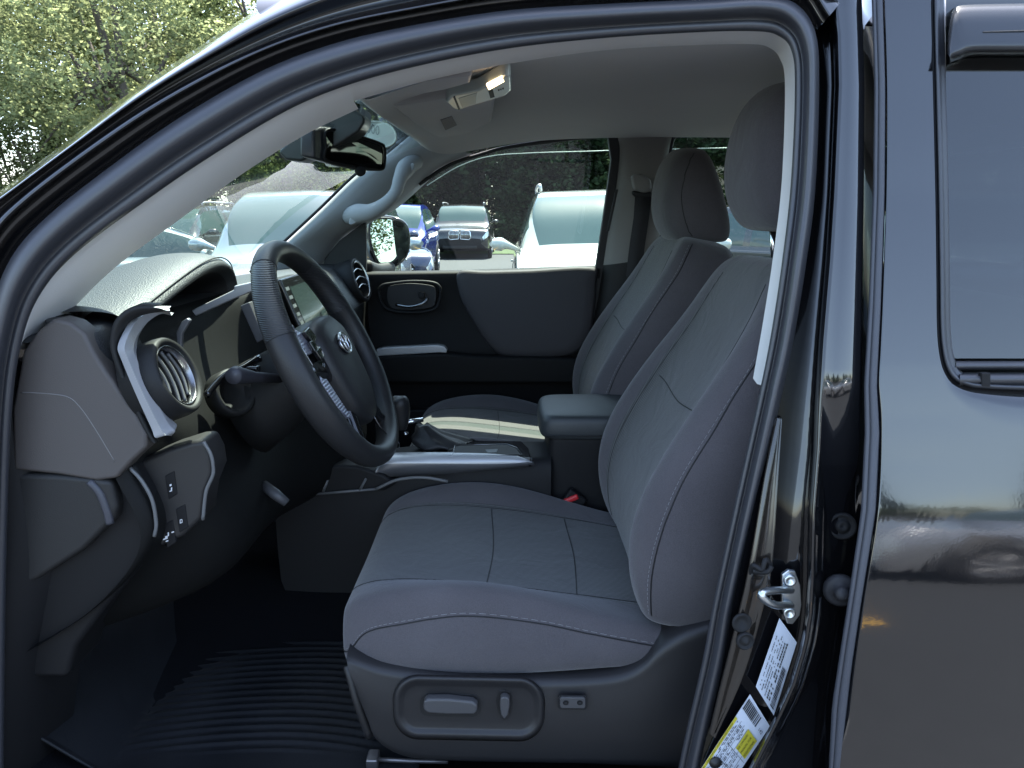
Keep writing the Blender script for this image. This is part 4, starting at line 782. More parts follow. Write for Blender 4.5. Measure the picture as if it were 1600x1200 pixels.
# ================================================================== SEATS
def ringrows(st, fn): return [fn(*a) for a in st]
def seat(yc, name, label, near):
    """near=True: the driver's seat with its plastic side shield"""
    def L(x, y, z): return V((x, yc+y, z+(0 if near else .025)))
    zb = .69
    # base
    base = tag(rbox(name, -.20, .34, yc-.20, yc+.20, .50, .70, DARK, truck, .02, 2), label)
    # cushion: sections along X; (x, ztop centre, bolster rise, half width, bottom)
    S1 = [(-.285,.755,.0,.17,.715),(-.292,.772,.0,.205,.70),(-.288,.79,.002,.232,.69),(-.268,.807,.008,.25,.685),(-.22,.818,.018,.262,.685),(-.14,.815,.035,.27,.685),(-.05,.806,.045,.272,.685),(.04,.796,.036,.272,.69),(.12,.788,.018,.268,.695),(.20,.778,.004,.262,.70),(.28,.765,.0,.255,.70),(.34,.75,.0,.24,.70)]
    def sec(x, zt, b, w, z0):
        h = zt-z0
        pr = [(-.9, 0), (-1.0, .12*h+.0), (-1.03, .45*h), (-1.0, .8*h+b*.55), (-.94, h+b*.95), (-.86, h+b*1.05), (-.74, h+b*.72), (-.66, h+b*.30), (-.62, h+b*.2), (-.45, h+b*.03), (0, h-.004)]
        full = pr+[(-a, c) for a, c in reversed(pr[:-1])]
        return [L(x, a*w, z0+c) for a, c in full]
    rows = [sec(*a) for a in S1]
    n = len(rows[0])
    def fmf(i, j): return 0 if 7 <= j < 13 else 1
    cu = grid('cushion', rows, None, base, closed=True, caps=True, sub=2, mats=[FABI, FABS], fmf=fmf)
    # seams on the cushion follow the section points
    def seam(par, pts, r=.0011, mat=BLK, lift=(0, 0, .001), nm='seam'): return tube(nm, [p+V(lift) for p in pts], r, mat, par, res=70, n=6)
    def dashes(par, pts, nm='stitching', r=.0010, frac=.6, res=160):
        c = cr(pts, res); vs = []; 
        qs = []
        for k in range(0, res-2, 3):
            a, b = c[k], c[k+2]; d = (b-a).normalized(); w = V((0, .0008, .0008)); 
            qs.append([a-w, b-w, b+w, a+w])
        return quads(nm, qs, STI, par)
    def evalpts(o):
        dg = bpy.context.evaluated_depsgraph_get(); e = o.evaluated_get(dg); m = e.to_mesh(); return e, m
    from mathutils.bvhtree import BVHTree
    def bvh(o):
        bpy.context.view_layer.update(); dg = bpy.context.evaluated_depsgraph_get(); e = o.evaluated_get(dg); m = e.to_mesh()
        t = BVHTree.FromPolygons([v.co.copy() for v in m.vertices], [tuple(p.vertices) for p in m.polygons]); e.to_mesh_clear(); return t
    B = bvh(cu)
    def snap(B, pts, nn, push=.0006, dirn=None):
        out = []
        for p in cr(pts, nn):
            loc, nor, i, d = B.find_nearest(p)
            if dirn is not None:
                h = B.ray_cast(p-dirn*.5, dirn)
                if h[0] is not None: loc, nor = h[0], h[1]
                if nor.dot(dirn) > 0: nor = -nor
            out.append(loc+nor*push)
        return out
    dn_ = V((0, 0, -1))
    k = 1 if near else -1
    for s in (-1, 1):
        ed = [L(x, s*w*.63, zt+.02) for x, zt, b, w, z0 in S1[2:]]
        tube('seam', snap(B, ed, 90, -.0001, dn_), .0011, BLK, cu, n=6)
        q = snap(B, [p+V((0, s*.006, 0)) for p in ed], 150, .0009, dn_)
        vs = []
        for i in range(0, 147, 3): vs.append([q[i]+V((0, -.0004, 0)), q[i+2]+V((0, -.0004, 0)), q[i+2]+V((0, .0004, 0)), q[i]+V((0, .0004, 0))])
        quads('stitching', vs, STI, cu)
        pip = [L(-.275, s*.19, .70), L(-.265, s*.245, .74), L(-.24, s*.262, .775), L(-.18, s*.274, .795), L(-.08, s*.279, .812), L(.04, s*.279, .80), L(.14, s*.272, .775), L(.26, s*.262, .745)]
        tube('piping', snap(B, pip, 90, .0002), .0012, BLK, cu, n=6)
        q = snap(B, [p+V((0, 0, .005)) for p in pip], 150, .0009); vs = []
        for i in range(0, 147, 3): vs.append([q[i]+V((0, 0, -.0004)), q[i+2]+V((0, 0, -.0004)), q[i+2]+V((0, 0, .0004)), q[i]+V((0, 0, .0004))])
        quads('stitching', vs, STI, cu)
    for x in (-.045, .115):
        tube('cross_seam', snap(B, [L(x, -.17, .85), L(x+.008, 0, .85), L(x, .17, .85)], 50, -.0004, dn_), .0012, BLK, cu, n=6)
    # backrest: rings by height. (z, x of front centre, half width, thickness, bolster)
    S2 = [(.765,.235,.24,.14,.0),(.80,.225,.262,.17,.015),(.86,.222,.272,.18,.03),(.93,.232,.275,.17,.042),(1.0,.258,.272,.16,.048),(1.08,.30,.265,.145,.046),(1.16,.342,.252,.13,.036),(1.23,.380,.235,.12,.024),(1.29,.405,.222,.16,.012),(1.335,.422,.200,.165,.004),(1.362,.438,.17,.145,.0),(1.374,.46,.12,.09,.0)]
    zo = 0 if near else -.005
    def ring(z, x, w, th, b):
        pr = [(0, 0), (-.35, -.002), (-.58, -b*.25), (-.66, -b*.5), (-.80, -b*1.05), (-.93, -b*.75), (-1.0, .0), (-1.03, th*.45), (-.97, th*.85), (-.75, th), (0, th*1.02)]
        full = pr+[(-a, c) for a, c in reversed(pr[1:-1])]
        return [L(x+c, a*w, z+zo-c*.18) for a, c in full]
    rows = [ring(*a) for a in S2]; n = len(rows[0])
    bk_ = grid('backrest', rows, None, base, closed=True, caps=True, sub=2, mats=[FABI, FABS], fmf=lambda i, j: 0 if (j < 3 or j >= n-3) and i < 10 else 1)
    B = bvh(bk_); dx = V((1, 0, 0))
    for s in (-1, 1):
        e1 = [L(x, s*w*.64, z+zo) for z, x, w, th, b in S2[1:-2]]
        tube('seam', snap(B, e1, 90, -.0001, dx), .0011, BLK, bk_, n=6)
        e2 = [L(.215, s*.262, .80), L(.212, s*.272, .88), L(.225, s*.275, .96), L(.252, s*.272, 1.04), L(.295, s*.266, 1.12), L(.35, s*.25, 1.21), L(.405, s*.225, 1.28), L(.45, s*.17, 1.35)]
        e2 = [p+V((.012, 0, zo)) for p in e2]
        tube('piping', snap(B, e2, 90, .0002), .0012, BLK, bk_, n=6)
        q = snap(B, [p+V((-.007, 0, .0)) for p in e2], 200, .0009); vs = []
        for i in range(0, 197, 3): vs.append([q[i]+V((-.0004, 0, 0)), q[i+2]+V((-.0004, 0, 0)), q[i+2]+V((.0004, 0, 0)), q[i]+V((.0004, 0, 0))])
        quads('stitching', vs, STI, bk_)
    tube('cross_seam', snap(B, [L(.2, -.15, 1.12), L(.2, 0, 1.105), L(.2, .15, 1.12)], 40, -.0002, dx), .0013, BLK, bk_, n=6)
    # headrest
    hz = .045 if near else -.025
    H = [(1.372,.455,.09,.12),(1.378,.430,.12,.165),(1.42,.405,.138,.19),(1.48,.396,.145,.18),(1.54,.402,.142,.150),(1.585,.415,.126,.118),(1.612,.434,.098,.08),(1.621,.452,.05,.04)]
    def hring(z, x, w, th):
        pr = [(0, -.006), (-.5, -.003), (-.85, .008), (-1.0, .32*th), (-.98, .7*th), (-.8, .95*th), (0, th)]
        full = pr+[(-a, c) for a, c in reversed(pr[1:-1])]
        return [L(x+c, a*w, z+hz) for a, c in full]
    hr_ = grid('headrest', [hring(*a) for a in H], FABS, base, closed=True, caps=True, sub=2)
    for s in (-1, 1):
        tube('headrest_post', [L(.50, s*.055, 1.33), L(.485, s*.055, 1.40+hz)], .006, CHR, hr_, n=12)
        disc('post_collar', L(.502, s*.055, 1.362+zo), (0, 0, 1), [(.016, 0), (.016, .012), (.010, .014), (0, .014)], DARK, hr_, 18)
        B = bvh(hr_)
        tube('headrest_seam', snap(B, [L(.47, s*.14, 1.375+hz), L(.445, s*.15, 1.42+hz), L(.43, s*.15, 1.50+hz), L(.445, s*.15, 1.58+hz), L(.47, s*.12, 1.62+hz)], 50, -.0002), .0014, BLK, hr_, n=6)
    return base
s1_ = seat(1.36, 'front_seat', 'grey cloth driver seat nearest the open door', True)
s2_ = seat(2.10, 'front_seat', 'grey cloth passenger seat beyond the console', False)
# driver's side shield
top = [(541,1026),(560,1034),(600,1047),(680,1057),(760,1062),(850,1065),(930,1062),(975,1055),(1005,1040),(1030,1016),(1060,996),(1095,983),(1130,975)]
bot_ = [(556,1080),(575,1130),(590,1165),(640,1190),(740,1196),(850,1198),(930,1200),(990,1203),(1030,1206),(1070,1210),(1100,1214),(1130,1218),(1160,1220)]
A = cr([U(a, b, 1.078) for a, b in top], 60); B = cr([U(a, b, 1.073) for a, b in bot_], 60)
rows = [[p+V((0, .10, .006)) for p in A], [p+V((0, .03, .004)) for p in A], [p+V((0, .006, .001)) for p in A], [p+V((0, -.002, -.006)) for p in A]]
for t in (.08, .16, .3, .5, .7, .9): rows.append([p.lerp(q, t)+V((0, -.006*math.sin(math.pi*min(1, t*1.2)), 0)) for p, q in zip(A, B)])
rows += [B, [p+V((0, .05, -.01)) for p in B]]
SH = pm('seat_shield_plastic', (.014, .0135, .0145), .5, bump=('vor', 800, .22, .0005))
shd = grid('side_shield', rows, SH, s1_, sub=1); shd['label'] = 'black plastic side shield with seat switches'
tube('front_edge', [U(543, 1040, 1.12), U(549, 1060, 1.11), U(560, 1100, 1.10), U(578, 1150, 1.10)], .008, SH, shd, res=20)
def rr_(x0, y0, x1, y1, r, n=6, sk=0):
    out = []
    for cx, cy, a0 in ((x1-r, y0+r, -90), (x1-r, y1-r, 0), (x0+r, y1-r, 90), (x0+r, y0+r, 180)):
        for k in range(n+1):
            a = R(a0+90*k/n); x = cx+r*math.cos(a); out.append((x, cy+r*math.sin(a)+(x-x0)*sk))
    return out
Yk = 1.068
def loop(px, Y, s=1, c=(732, 1108)): return [U(c[0]+(a-c[0])*s, c[1]+(b-c[1])*(1-(1-s)*1.8), Y) for a, b in px]
rc = rr_(624, 1064, 841, 1144, 30, 8, .02)
def rl(d, Y): return [U(a, b, Y) for a, b in rr_(624-d, 1064-d, 841+d, 1144+d, 30+d, 8, .02)]
rows = [rl(-20, Yk+.002), rl(-9, Yk+.002), rl(-5, Yk+.001), rl(0, Yk-.0045), rl(3, Yk-.0055), rl(6, Yk-.005), rl(11, Yk+.004)]
sp_ = grid('switch_recess', rows, SH, shd, closed=True, caps=True)
def shape(name, px, Y, th, mat, par, bev, seg=3): return prism(name, [U(a, b, Y) for a, b in px], (0, th, 0), mat, par, bev, seg)
shape('switch_gap', rr_(656, 1084, 751, 1119, 13, 6, .02), Yk+.0008, .003, BLK, sp_, .0005)
shape('slide_switch', [(662,1096),(668,1093),(700,1093),(738,1097),(746,1102),(746,1112),(741,1117),(700,1117),(668,1115),(661,1109)], Yk-.016, .016, pm('switch_plastic', (.055, .054, .056), .5, bump=('vor', 800, .15, .0004)), sp_, .004)
shape('switch_gap', [(779,1080),(788,1078),(798,1081),(801,1098),(799,1112),(794,1124),(788,1126),(782,1122),(777,1108),(775,1094)], Yk+.0008, .003, BLK, sp_, .0005)
shape('recline_switch', [(782,1091),(789,1089),(796,1092),(797,1102),(794,1118),(788,1125),(783,1118),(781,1104)], Yk-.014, .014, pm('switch_plastic', (.05, .05, .05)), sp_, .003)
shape('switch_gap', rr_(872, 1087, 918, 1109, 5, 4, .01), Yk-.0062, .003, BLK, shd, .0005)
lum = shape('lumbar_switch', rr_(875, 1090, 915, 1107, 4, 4, .01), Yk-.0095, .006, pm('switch_plastic', (.05, .05, .05)), shd, .0015)
for a in (884, 906): disc('dimple', U(a, 1098, Yk-.0095), (0, -1, 0), [(.0048, 0), (.0042, .0008), (.003, .0002), (0, .0002)], DARK, lum, 20)
tube('seat_track', [U(590, 1187, 1.10), U(640, 1189, 1.10), U(700, 1190, 1.10)], .004, pm('track_steel', (.3, .28, .27), .4, metal=.8), s1_)
box('track_end', U(583, 1187, 1.10), (.02, .03, .02), pm('track_steel', (.3, .3, .3)), s1_, .003)
for y in (1.2, 1.5, 1.95, 2.25): box('seat_rail', (.02, y, .505), (.62, .04, .03), pm('track_steel', (.3, .3, .3)), s1_ if y < 1.6 else s2_, .004)

# ================================================================== FLOOR MAT (liftable)
rows = []
nx, ny = 60, 200
for i in range(nx+1):
    x = lerp(-.98, -.16, i/nx); r = []
    for j in range(ny+1):
        y = lerp(1.075, 1.60, j/ny)
        z = .522+.0 + max(0, (-.70-x))*.75
        inx = max(0, min(1, (x+.70)/.04))*max(0, min(1, (-.2-x)/.03)); 
        curve = y+.05*((x+.42)/.25)**2*(1 if x > -.42 else .6)
        iny = max(0, min(1, (y-1.12)/.02))*max(0, min(1, (1.56-y)/.02))
        z += .0035*inx*iny*(0.5+.5*math.cos(2*math.pi*curve/.021))**2
        edge = max(0, 1-min(j, ny-j)/4)+max(0, 1-min(i, nx-i)/2); z += .005*min(1, edge)
        r.append(V((x, y, z)))
    rows.append(r)
fm_ = tag(grid('floor_mat', rows, MAT, None, solid=.004), 'black ribbed rubber floor mat in the driver foot well', 'floor mat')
for a, b in ((488, 1187), (560, 1178)): disc('mat_fastener', UZ(a, b, .532), (0, 0, 1), [(.024, -.004), (.024, .003), (.018, .007), (.012, .003), (.009, .006), (0, .006)], RUBD, fm_, 30)
# pedals in the dark foot well
for y, n_n in ((1.30, 'brake_pedal'), (1.46, 'accelerator_pedal')):
    p = box(n_n, (-.80, y, .70), (.02, .07 if y < 1.4 else .05, .06 if y < 1.4 else .14), RUBD, truck, .006, rot=(0, R(-25), 0))
    tube('pedal_arm', [V((-.81, y, .72)), V((-.95, y, .95))], .008, DARK, p)
# ================================================================== GROUND
def ground_mat(name, col, sc=220, rough=.9):
    m = pm(name, col, rough, bump=('noise', sc, .5, .004), var=.18); return m
ASP = ground_mat('asphalt', (.038, .041, .046))
g = mesh('parking_lot_ground', [V(p) for p in ((-400, -400, 0), (400, -400, 0), (400, 400, 0), (-400, 400, 0))], [(0, 1, 2, 3)], ASP, smooth=False)
tag(g, kind='structure')
LNY = pm('yellow_line_paint', (.62, .36, .07), .8, var=.15); LNW = pm('white_line_paint', (.6, .6, .58), .8, var=.15)
def lines(name, segs, mat, w=.11):
    q = []
    for (x0, y0), (x1, y1) in segs:
        d = (V((x1, y1, 0))-V((x0, y0, 0))).normalized(); n = V((-d.y, d.x, 0))*w/2; a = V((x0, y0, .004)); b = V((x1, y1, .004)); q.append([a-n, b-n, b+n, a+n])
    return tag(quads(name, q, mat, None), kind='structure')
lines('parking_lines', [((1.12, -2.04), (1.8, -1.70)), ((-5.2, 3.6), (-5.2, 8.8)), ((-3.05, 5.8), (-3.05, 11)), ((-.65, 5.8), (-.65, 11)), ((1.95, 5.8), (1.95, 11)), ((4.2, 5.8), (4.2, 11))], LNY)
gr = mesh('grass_verge', [V(p) for p in ((-60, 27, .03), (60, 27, .03), (60, 60, .4), (-60, 60, .4))], [(0, 1, 2, 3)], pm('verge_green', (.05, .08, .03), .95, bump=('noise', 30, .8, .05), var=.3), smooth=False)
tag(gr, kind='structure')

# ================================================================== PARKED CARS
CARG = pm('car_glass', (.045, .075, .072), .05, spec=.6, coat=.0)
LAMP = pm('head_lamp_glass', (.55, .6, .62), .08, coat=1.0, metal=.4); TAIL = pm('tail_lamp_red', (.35, .01, .01), .15, coat=1)
def carpaint(name, col, metal=0): return pm(name, col, .22, metal=metal, coat=1.0)
def car(label, cat, col, loc, rot, L=4.6, Wd=1.86, H=1.65, kind='suv', group='cars parked in the lot', grille='bar', rails=False, name='parked_car'):
    root = tag(empty(name, (loc[0], loc[1], 0)), label, cat, group); root.rotation_euler = (0, 0, R(rot))
    w = Wd/2
    if kind == 'suv':
        zb, uc, ur, ue, ub, zt = H*.62, 1.15, 1.95, L-.75, L-.18, H*.62
    else:
        zb, uc, ur, ue, ub, zt = H*.63, 1.25, 2.15, L-1.45, L-.75, H*.70
    hd = zb-.04
    #      u, w, zsill, kind ('h' hood / 'g' glass top), ztop, wtop
    St = [(0, .70, .42, 'h', hd*.62), (.03, .82, .34, 'h', hd*.74), (.12, .92, .28, 'h', hd*.86), (.35, .975, .26, 'h', hd*.93), (.75, 1, .27, 'h', hd*.98), (uc, 1, .27, 'h', hd+.02),
          (lerp(uc, ur, .5), 1, .27, 'g', lerp(zb, H, .60)), (ur, 1, .27, 'g', H-.05), (lerp(ur, ue, .35), 1, .27, 'g', H), (lerp(ur, ue, .7), 1, .27, 'g', H-.01), (ue, .995, .27, 'g', H-.06)]
    if kind == 'suv': St += [(lerp(ue, ub, .6), .98, .28, 'g', lerp(zb, H, .55)), (ub, .96, .30, 'h', zb+.01), (L-.06, .92, .34, 'h', zb-.12), (L, .84, .42, 'h', zb*.62)]
    else: St += [(lerp(ue, ub, .5), .99, .28, 'g', lerp(zt, H, .60)), (ub, .98, .28, 'h', zt), (L-.15, .95, .30, 'h', zt-.03), (L-.03, .90, .36, 'h', zt-.12), (L, .82, .42, 'h', zt*.66)]
    prof = []
    for u, f, zs, k, z1 in St:
        b = min(zb, z1-.02) if k == 'h' else zb; W_ = w*f
        base = [(0, zs), (W_*.90, zs), (W_*.98, zs+.10), (W_, lerp(zs, b, .5)), (W_*.995, lerp(zs, b, .8)), (W_*.965, b)]
        if k == 'h': top_ = [(W_*.95, b+.004), (W_*.90, z1-.008), (W_*.78, z1-.0), (W_*.45, z1+.015), (0, z1+.022)]
        else:
            wt = lerp(W_*.93, w*.74, (z1-zb)/(H-zb))
            top_ = [(W_*.935, b+.015), (lerp(W_*.935, wt, .5)+.015, lerp(b, z1, .48)), (wt, z1-.055), (wt*.86, z1-.012), (0, z1+.012)]
        prof.append([V((u, v, z)) for v, z in base+top_])
    NU, NV = 6, 4
    cols_ = [cr([p[j] for p in prof], (len(prof)-1)*NU+1) for j in range(11)]
    rows = []
    for i in range(len(cols_[0])):
        half = []
        hp_ = [cols_[j][i] for j in range(11)]
        for j in range(10):
            for k in range(NV): 
                t = k/NV; p0, p1, p2, p3 = hp_[max(0, j-1)], hp_[j], hp_[j+1], hp_[min(10, j+2)]
                q = .5*((2*p1)+(p2-p0)*t+(2*p0-5*p1+4*p2-p3)*t*t+(3*p1-p0-3*p2+p3)*t**3) if 1 <= j <= 8 else p1.lerp(p2, t)
                half.append(q)
        half.append(hp_[10])
        rows.append([V((p.x-L/2, p.y, p.z)) for p in half]+[V((p.x-L/2, -p.y, p.z)) for p in reversed(half[1:-1])])
    n = len(rows[0]); hj = 40
    iw0, iw1 = 5*NU+2, 7*NU-1; ir0, ir1 = 10*NU+1, 12*NU-2
    iB = 8*NU+(2 if kind == 'suv' else 4)
    reg = {}
    parts = {'body': [], 'windshield': [], 'rear_window': [], 'side_window': [], 'side_window2': [], 'side_window3': [], 'side_window4': [], 'headlight': [], 'headlight2': [], 'lower_trim': []}
    for i in range(len(rows)-1):
        for j in range(n):
            jj = j if j < hj else (n-1-j)           # 0..39 face index on the half section
            right = j < hj; f = (i, j); key = 'body'
            if iw0 <= i < iw1 and jj >= 33: key = 'windshield'
            elif ir0 <= i < ir1 and jj >= 33: key = 'rear_window'
            elif 25 <= jj < 31:
                if iw0+3 <= i < iB: key = 'side_window' if right else 'side_window2'
                elif iB+1 <= i < (ir0+ir1)//2-2: key = 'side_window3' if right else 'side_window4'
            elif NU//2 <= i < 3*NU-3 and 15 <= jj < 21: key = 'headlight' if right else 'headlight2'
            elif jj < 7: key = 'lower_trim'
            parts[key].append(f)
    mt = {'body': carpaint(*col), 'lower_trim': DARK, 'headlight': LAMP, 'headlight2': LAMP}
    bodyo = None
    for key, fs in parts.items():
        if not fs: continue
        used = {}; v = []; F_ = []
        for i, j in fs:
            q = []
            for a, b in ((i, j), (i, (j+1) % n), (i+1, (j+1) % n), (i+1, j)):
                if (a, b) not in used: used[(a, b)] = len(v); v.append(rows[a][b])
                q.append(used[(a, b)])
            F_.append(tuple(q))
        if key == 'body':   # close nose and tail
            pass
        nm = key.rstrip('234')
        o = mesh(nm, v, F_, mt.get(key, CARG), root)
        if key == 'body': bodyo = o
    for i, nm in ((0, 'front_fascia'), (len(rows)-1, 'rear_fascia')): mesh(nm, rows[i], [tuple(range(n))], DARK, root, smooth=False)
    X0 = -L/2
    for sx, wr in ((.85, .36), (L-.92, .36)):
        for s in (-1, 1):
            c_ = V((X0+sx, s*(w-.005), .36))
            disc('wheel_arch', c_-V((0, s*.04, -.02)), (0, s, 0), [(.42, -.05), (.42, .045), (0, .046)], BLK, root, 32)
            wo_ = disc('wheel', c_, (0, s, 0), [(.2, -.1), (.34, -.1), (.36, -.07), (.36, .0), (.34, .025), (.25, .03), (.235, .01), (0, .0)], RUBD, root, 32)
            disc('hub', c_, (0, s, 0), [(.235, .005), (.22, .03), (.2, .015), (.06, .02), (.04, .035), (0, .035)], SILVD, wo_, 20)
            for k in range(5):
                a = 2*math.pi*k/5; d_ = V((math.cos(a), 0, math.sin(a))); tube('spoke', [c_+V((0, s*.03, 0))+d_*.03, c_+V((0, s*.028, 0))+d_*.22], .018, SILV, wo_, n=6)
    for s in (-1, 1):
        mx_ = X0+uc+.42
        m = tube('door_mirror', [V((mx_, s*(w*.93), zb+.03)), V((mx_-.02, s*(w+.06), zb+.08)), V((mx_-.02, s*(w+.12), zb+.09)), V((mx_, s*(w+.20), zb+.09)), V((mx_, s*(w+.21), zb+.09))], [.02, .05, .085, .07, .02], carpaint(*col), root, res=16, n=12, flat=.8)
        tl = box('tail_lamp', (L/2-.10, s*w*.80, zb-.12), (.12, .22, .14), TAIL, root, .03)
    # grille, plate, bumper intake
    if grille == 'kidney':
        for s in (-1, 1):
            k_ = prism('kidney_grille', [V((X0-.015, s*y, z)) for y, z in ((.03, .64), (.30, .62), (.36, .68), (.34, .86), (.28, .90), (.05, .90), (.02, .86))], (.03, 0, 0), BLK, root, .01)
            tube('grille_frame', [V((X0-.02, s*y, z)) for y, z in ((.03, .64), (.30, .62), (.36, .68), (.34, .86), (.28, .90), (.05, .90), (.02, .86))], .016, CHR, k_, closed=True, n=6)
            for q in range(7): tube('slat', [V((X0-.02, s*(.06+q*.042), .64)), V((X0-.02, s*(.06+q*.042), .89))], .011, CHR, k_, n=6)
    else:
        prism('grille', [V((X0-.012, y, z)) for y, z in ((-.42, .50), (.42, .50), (.5, .66), (.44, .72), (-.44, .72), (-.5, .66))], (.03, 0, 0), BLK, root, .015)
        tube('grille_bar', [V((X0-.02, -.45, .63)), V((X0-.03, 0, .6)), V((X0-.02, .45, .63))], .014, CHR, root, n=6)
    box('intake', (X0+.01, 0, .38), (.05, 1.1, .10), BLK, root, .02)
    for s in (-1, 1):
        tube('wiper', [V((X0+uc+.02, s*.1+.1, hd+.05)), V((X0+uc+.1, s*.1-.35, hd+.10))], .008, BLK, root, n=6)
        tube('door_seam', [V((X0+uc+.25, s*(w+.002), .4)), V((X0+uc+.25, s*(w+.002), zb-.1)), V((X0+uc+.28, s*(w*.965+.003), zb))], .004, BLK, root, n=5)
        tube('door_handle', [V((X0+L*.5, s*(w+.01), zb-.12)), V((X0+L*.5+.16, s*(w+.01), zb-.12))], .014, carpaint(*col), root, n=8)
        if rails:
            tube('roof_rail', [V((X0+ur+.15, s*w*.70, H-.02)), V((X0+ur+.25, s*w*.71, H+.045)), V((X0+ue-.3, s*w*.70, H+.045)), V((X0+ue-.15, s*w*.69, H-.02))], .018, SILV if rails == 1 else DARK, root, res=20, n=8)
    box('inside_mirror', (X0+ur-.12, 0, H-.16), (.03, .2, .06), BLK, root, .01)
    return root
WH = ('white_car_paint', (.38, .40, .37)); 
car('large white suv facing the far side of the pickup', 'suv', WH, (1.0, 8.35), 90, 4.6, 1.98, 1.70, rails=1)
car('black suv with twin upright slatted grilles far behind', 'suv', ('black_car_paint', (.012, .012, .012)), (-1.68, 26.6), 90, 4.9, 1.98, 1.76, grille='kidney', rails=1)
car('dark blue suv parked beyond the passenger mirror', 'suv', ('dark_blue_car_paint', (.012, .018, .055)), (-2.95, 13.0), 118, 4.5, 1.85, 1.62)
car('bright blue hatchback half hidden beside the dark blue suv', 'hatchback', ('bright_blue_car_paint', (.02, .035, .22)), (-2.75, 17.5), 90, 4.2, 1.8, 1.66)
car('silver grey suv seen through the windshield', 'suv', ('silver_grey_car_paint', (.30, .34, .35), .5), (-2.15, 8.4), 95, 4.6, 1.88, 1.70)
car('dark suv with silver roof rails behind the white sedan', 'suv', ('charcoal_car_paint', (.03, .035, .035)), (-6.9, 15.6), 88, 4.6, 1.85, 1.62, rails=1)
car('white sedan at the left edge of the windshield view', 'sedan', ('white_sedan_paint', (.55, .56, .50)), (-4.9, 9.6), 216, 4.7, 1.82, 1.40, kind='sedan')
car('black suv seen between the front headrests', 'suv', ('black_gloss_car_paint', (.01, .01, .011)), (4.1, 9.9), 128, 4.5, 1.85, 1.56)
car('blue hatchback with red lamp behind the far seat headrest', 'hatchback', ('royal_blue_car_paint', (.015, .03, .32)), (3.75, 12.4), -80, 4.1, 1.78, 1.46)
car('silver sedan parked behind the photographer, reflected in the rear door', 'sedan', ('silver_car_paint', (.42, .43, .45), .6), (4.7, -4.0), 0, 4.7, 1.84, 1.45, kind='sedan')

# ================================================================== TREES
def leafmat(name, col, trans):
    m = bpy.data.materials.new(name); m.use_nodes = True; t = m.node_tree; t.nodes.clear()
    o = t.nodes.new('ShaderNodeOutputMaterial'); mx = t.nodes.new('ShaderNodeMixShader'); d = t.nodes.new('ShaderNodeBsdfDiffuse'); tr = t.nodes.new('ShaderNodeBsdfTranslucent')
    tc = t.nodes.new('ShaderNodeTexCoord'); n = t.nodes.new('ShaderNodeTexNoise'); n.inputs['Scale'].default_value = 1.3; n.inputs['Detail'].default_value = 6
    rp = t.nodes.new('ShaderNodeValToRGB'); rp.color_ramp.elements[0].position = .35; rp.color_ramp.elements[1].position = .65
    rp.color_ramp.elements[0].color = (*[c*.32 for c in col], 1); rp.color_ramp.elements[1].color = (*[min(1, c*1.5) for c in col], 1)
    t.links.new(tc.outputs['Object'], n.inputs['Vector']); t.links.new(n.outputs['Fac'], rp.inputs[0]); t.links.new(rp.outputs[0], d.inputs[0]); t.links.new(rp.outputs[0], tr.inputs[0])
    mx.inputs[0].default_value = trans; t.links.new(d.outputs[0], mx.inputs[1]); t.links.new(tr.outputs[0], mx.inputs[2]); t.links.new(mx.outputs[0], o.inputs[0]); return m
BARK = pm('bark', (.10, .085, .07), .9, bump=('noise', 20, .8, .02), var=.3)
LG = leafmat('broad_leaves', (.27, .31, .15), .5); LD = leafmat('dark_needles', (.030, .045, .022), .15); LM = leafmat('mid_leaves', (.12, .15, .06), .4)
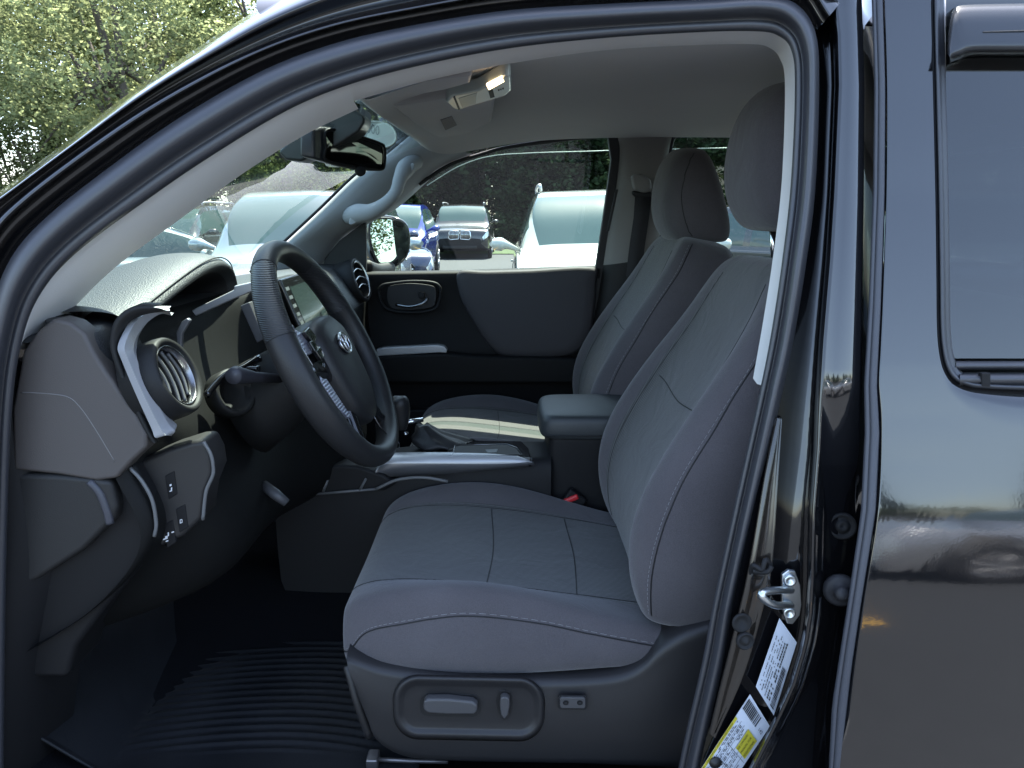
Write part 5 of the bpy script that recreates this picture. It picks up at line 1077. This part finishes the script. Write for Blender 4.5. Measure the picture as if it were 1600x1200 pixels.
def tree(kind, h, r, n, leaf, mat, rnd, dens=1.0):
    """trunk with limbs plus a crown of leaf sized faces in clumps"""
    root = empty(kind)
    tr = tube('trunk', [V((0, 0, -.1)), V((.1*rnd.uniform(-1, 1), .1, h*.3)), V((.2*rnd.uniform(-1, 1), .2*rnd.uniform(-1, 1), h*.6)), V((0, 0, h*.92))], [.035*h*.6, .022*h*.6, .014*h*.6, .02], BARK, root, res=14, n=9)
    cl = []
    if kind == 'conifer_tree':
        for k in range(n):
            t = rnd.random()**.75; z = h*(.06+.92*t); a = rnd.uniform(0, 2*math.pi); rr = r*(1-t)**.8*rnd.uniform(.25, 1.05)+.1
            cl.append((V((math.cos(a)*rr, math.sin(a)*rr, z-.25*rr)), .30+.55*(1-t)*r*.35))
    else:
        for k in range(n):
            while True:
                p = V((rnd.uniform(-1, 1), rnd.uniform(-1, 1), rnd.uniform(-1, 1)))
                if .25 < p.length < 1: break
            f = 1+.25*math.sin(3.1*p.x+kind.__len__())*math.cos(2.7*p.y)
            cl.append((V((p.x*r*f, p.y*r*f, h*.56+p.z*h*.44)), rnd.uniform(.35, .8)*r*.26))
        for k in range(9):
            c_, q = cl[k*3]; b0 = V((0, 0, h*rnd.uniform(.25, .55)))
            bb = tube('limb', [b0, b0.lerp(c_, .5)+V((0, 0, .25)), c_], [.012*h, .007*h, .012], BARK, tr, res=7, n=6)
    vs = []; fs = []
    for c_, q in cl:
        m_n = int(dens*max(20, 340*q*q/(leaf*leaf)*.012))
        for k in range(m_n):
            d = V((rnd.gauss(0, 1), rnd.gauss(0, 1), rnd.gauss(0, .75))); d = d.normalized()*q*rnd.random()**.4
            p = c_+d; a = V((rnd.gauss(0, 1), rnd.gauss(0, 1), rnd.gauss(0, .6))).normalized(); b = a.cross(V((rnd.gauss(0, 1), rnd.gauss(0, 1), rnd.gauss(0, 1)))).normalized()
            s = leaf*rnd.uniform(.6, 1.3); i = len(vs)
            vs += [p-a*s*.5, p+b*s*.28, p+a*s*.5, p-b*s*.28]; fs.append((i, i+1, i+2, i+3))
    me = bpy.data.meshes.new('crown'); me.from_pydata([tuple(v) for v in vs], [], fs); me.materials.append(mat); me.update()
    o = bpy.data.objects.new('crown', me); C.objects.link(o); o.parent = root
    return root
def copytree(r):
    q = r.copy(); C.objects.link(q)
    for ch in list(r.children):
        c_ = ch.copy(); C.objects.link(c_); c_.parent = q
        for g_ in list(ch.children):
            d_ = g_.copy(); C.objects.link(d_); d_.parent = c_
    return q
rnd = random.Random(11)
tA = tree('broadleaf_tree', 10, 3.4, 230, .12, LG, rnd, 1.7)
tB = tree('broadleaf_tree', 8, 3.0, 180, .12, LM, rnd, 1.7)
tC = tree('conifer_tree', 11, 3.2, 330, .30, LD, rnd, 2.0)
groupT = 'trees around the parking lot'
used = set()
def put(t, x, y, s, rz, label):
    o = t if t.name not in used else copytree(t)
    used.add(t.name); o.location = (x, y, 0); o.scale = (s, s, s*rnd.uniform(.92, 1.08)); o.rotation_euler = (0, 0, rz)
    tag(o, label, 'tree', groupT); return o
LBL = 'green leafy tree rising beyond the parked cars'
spots = [('A', -14.2, 21, 1.1), ('A', -10.0, 22.5, 1.05), ('B', -17.6, 19.5, 1.1), ('A', -13.0, 27, 1.2), ('B', -8.2, 27.5, 1.15), ('A', -20.5, 26, 1.3), ('B', -16.2, 17.0, .62), ('A', -25, 24, 1.2), ('A', -9.2, 18.5, .95), ('B', -6.2, 21, 1.0), ('B', -12.0, 19.2, .5)]
for k, (t, x, y, s) in enumerate(spots): put(tA if t == 'A' else tB, x, y, s, k*1.3, ['tall leafy tree beyond the roof rail, sunlit yellow green', 'rounded mid green tree beyond the roof rail'][t == 'B'])
for k in range(5): put((tB, tA)[k % 2], 19+k*3.4, 1.2-k*1.9, .8, k*1.1, 'leafy tree standing well behind the tailgate')
x = -22.0; k = 0
while x < 27:
    if k % 2: put(tC, x+1, 42+2*math.sin(k), (1.15 if x > -11 else .62)+.12*math.sin(k*1.3), k*2.1, 'dark conifer standing behind the first row of conifers')
    put(tC, x, 37+2.0*math.sin(k*1.7), (.95 if x > -11 else .52)+.12*math.sin(k*2.3), k*.9, 'dark conifer in the row behind the parked cars'); x += 2.3+.5*math.sin(k*3.1); k += 1
for k in range(22):
    put((tB, tC)[k % 3 == 1], 4+k*2.9, -46-3*math.sin(k), .74+.14*math.sin(k*1.9), k*.7, 'low tree in the distant row behind the photographer')
# ------------------------------------------------------------------ children were modelled in world coordinates: undo the truck's own offset
inv = Matrix.Translation(-truck.location)
for o in truck.children: o.matrix_parent_inverse = inv
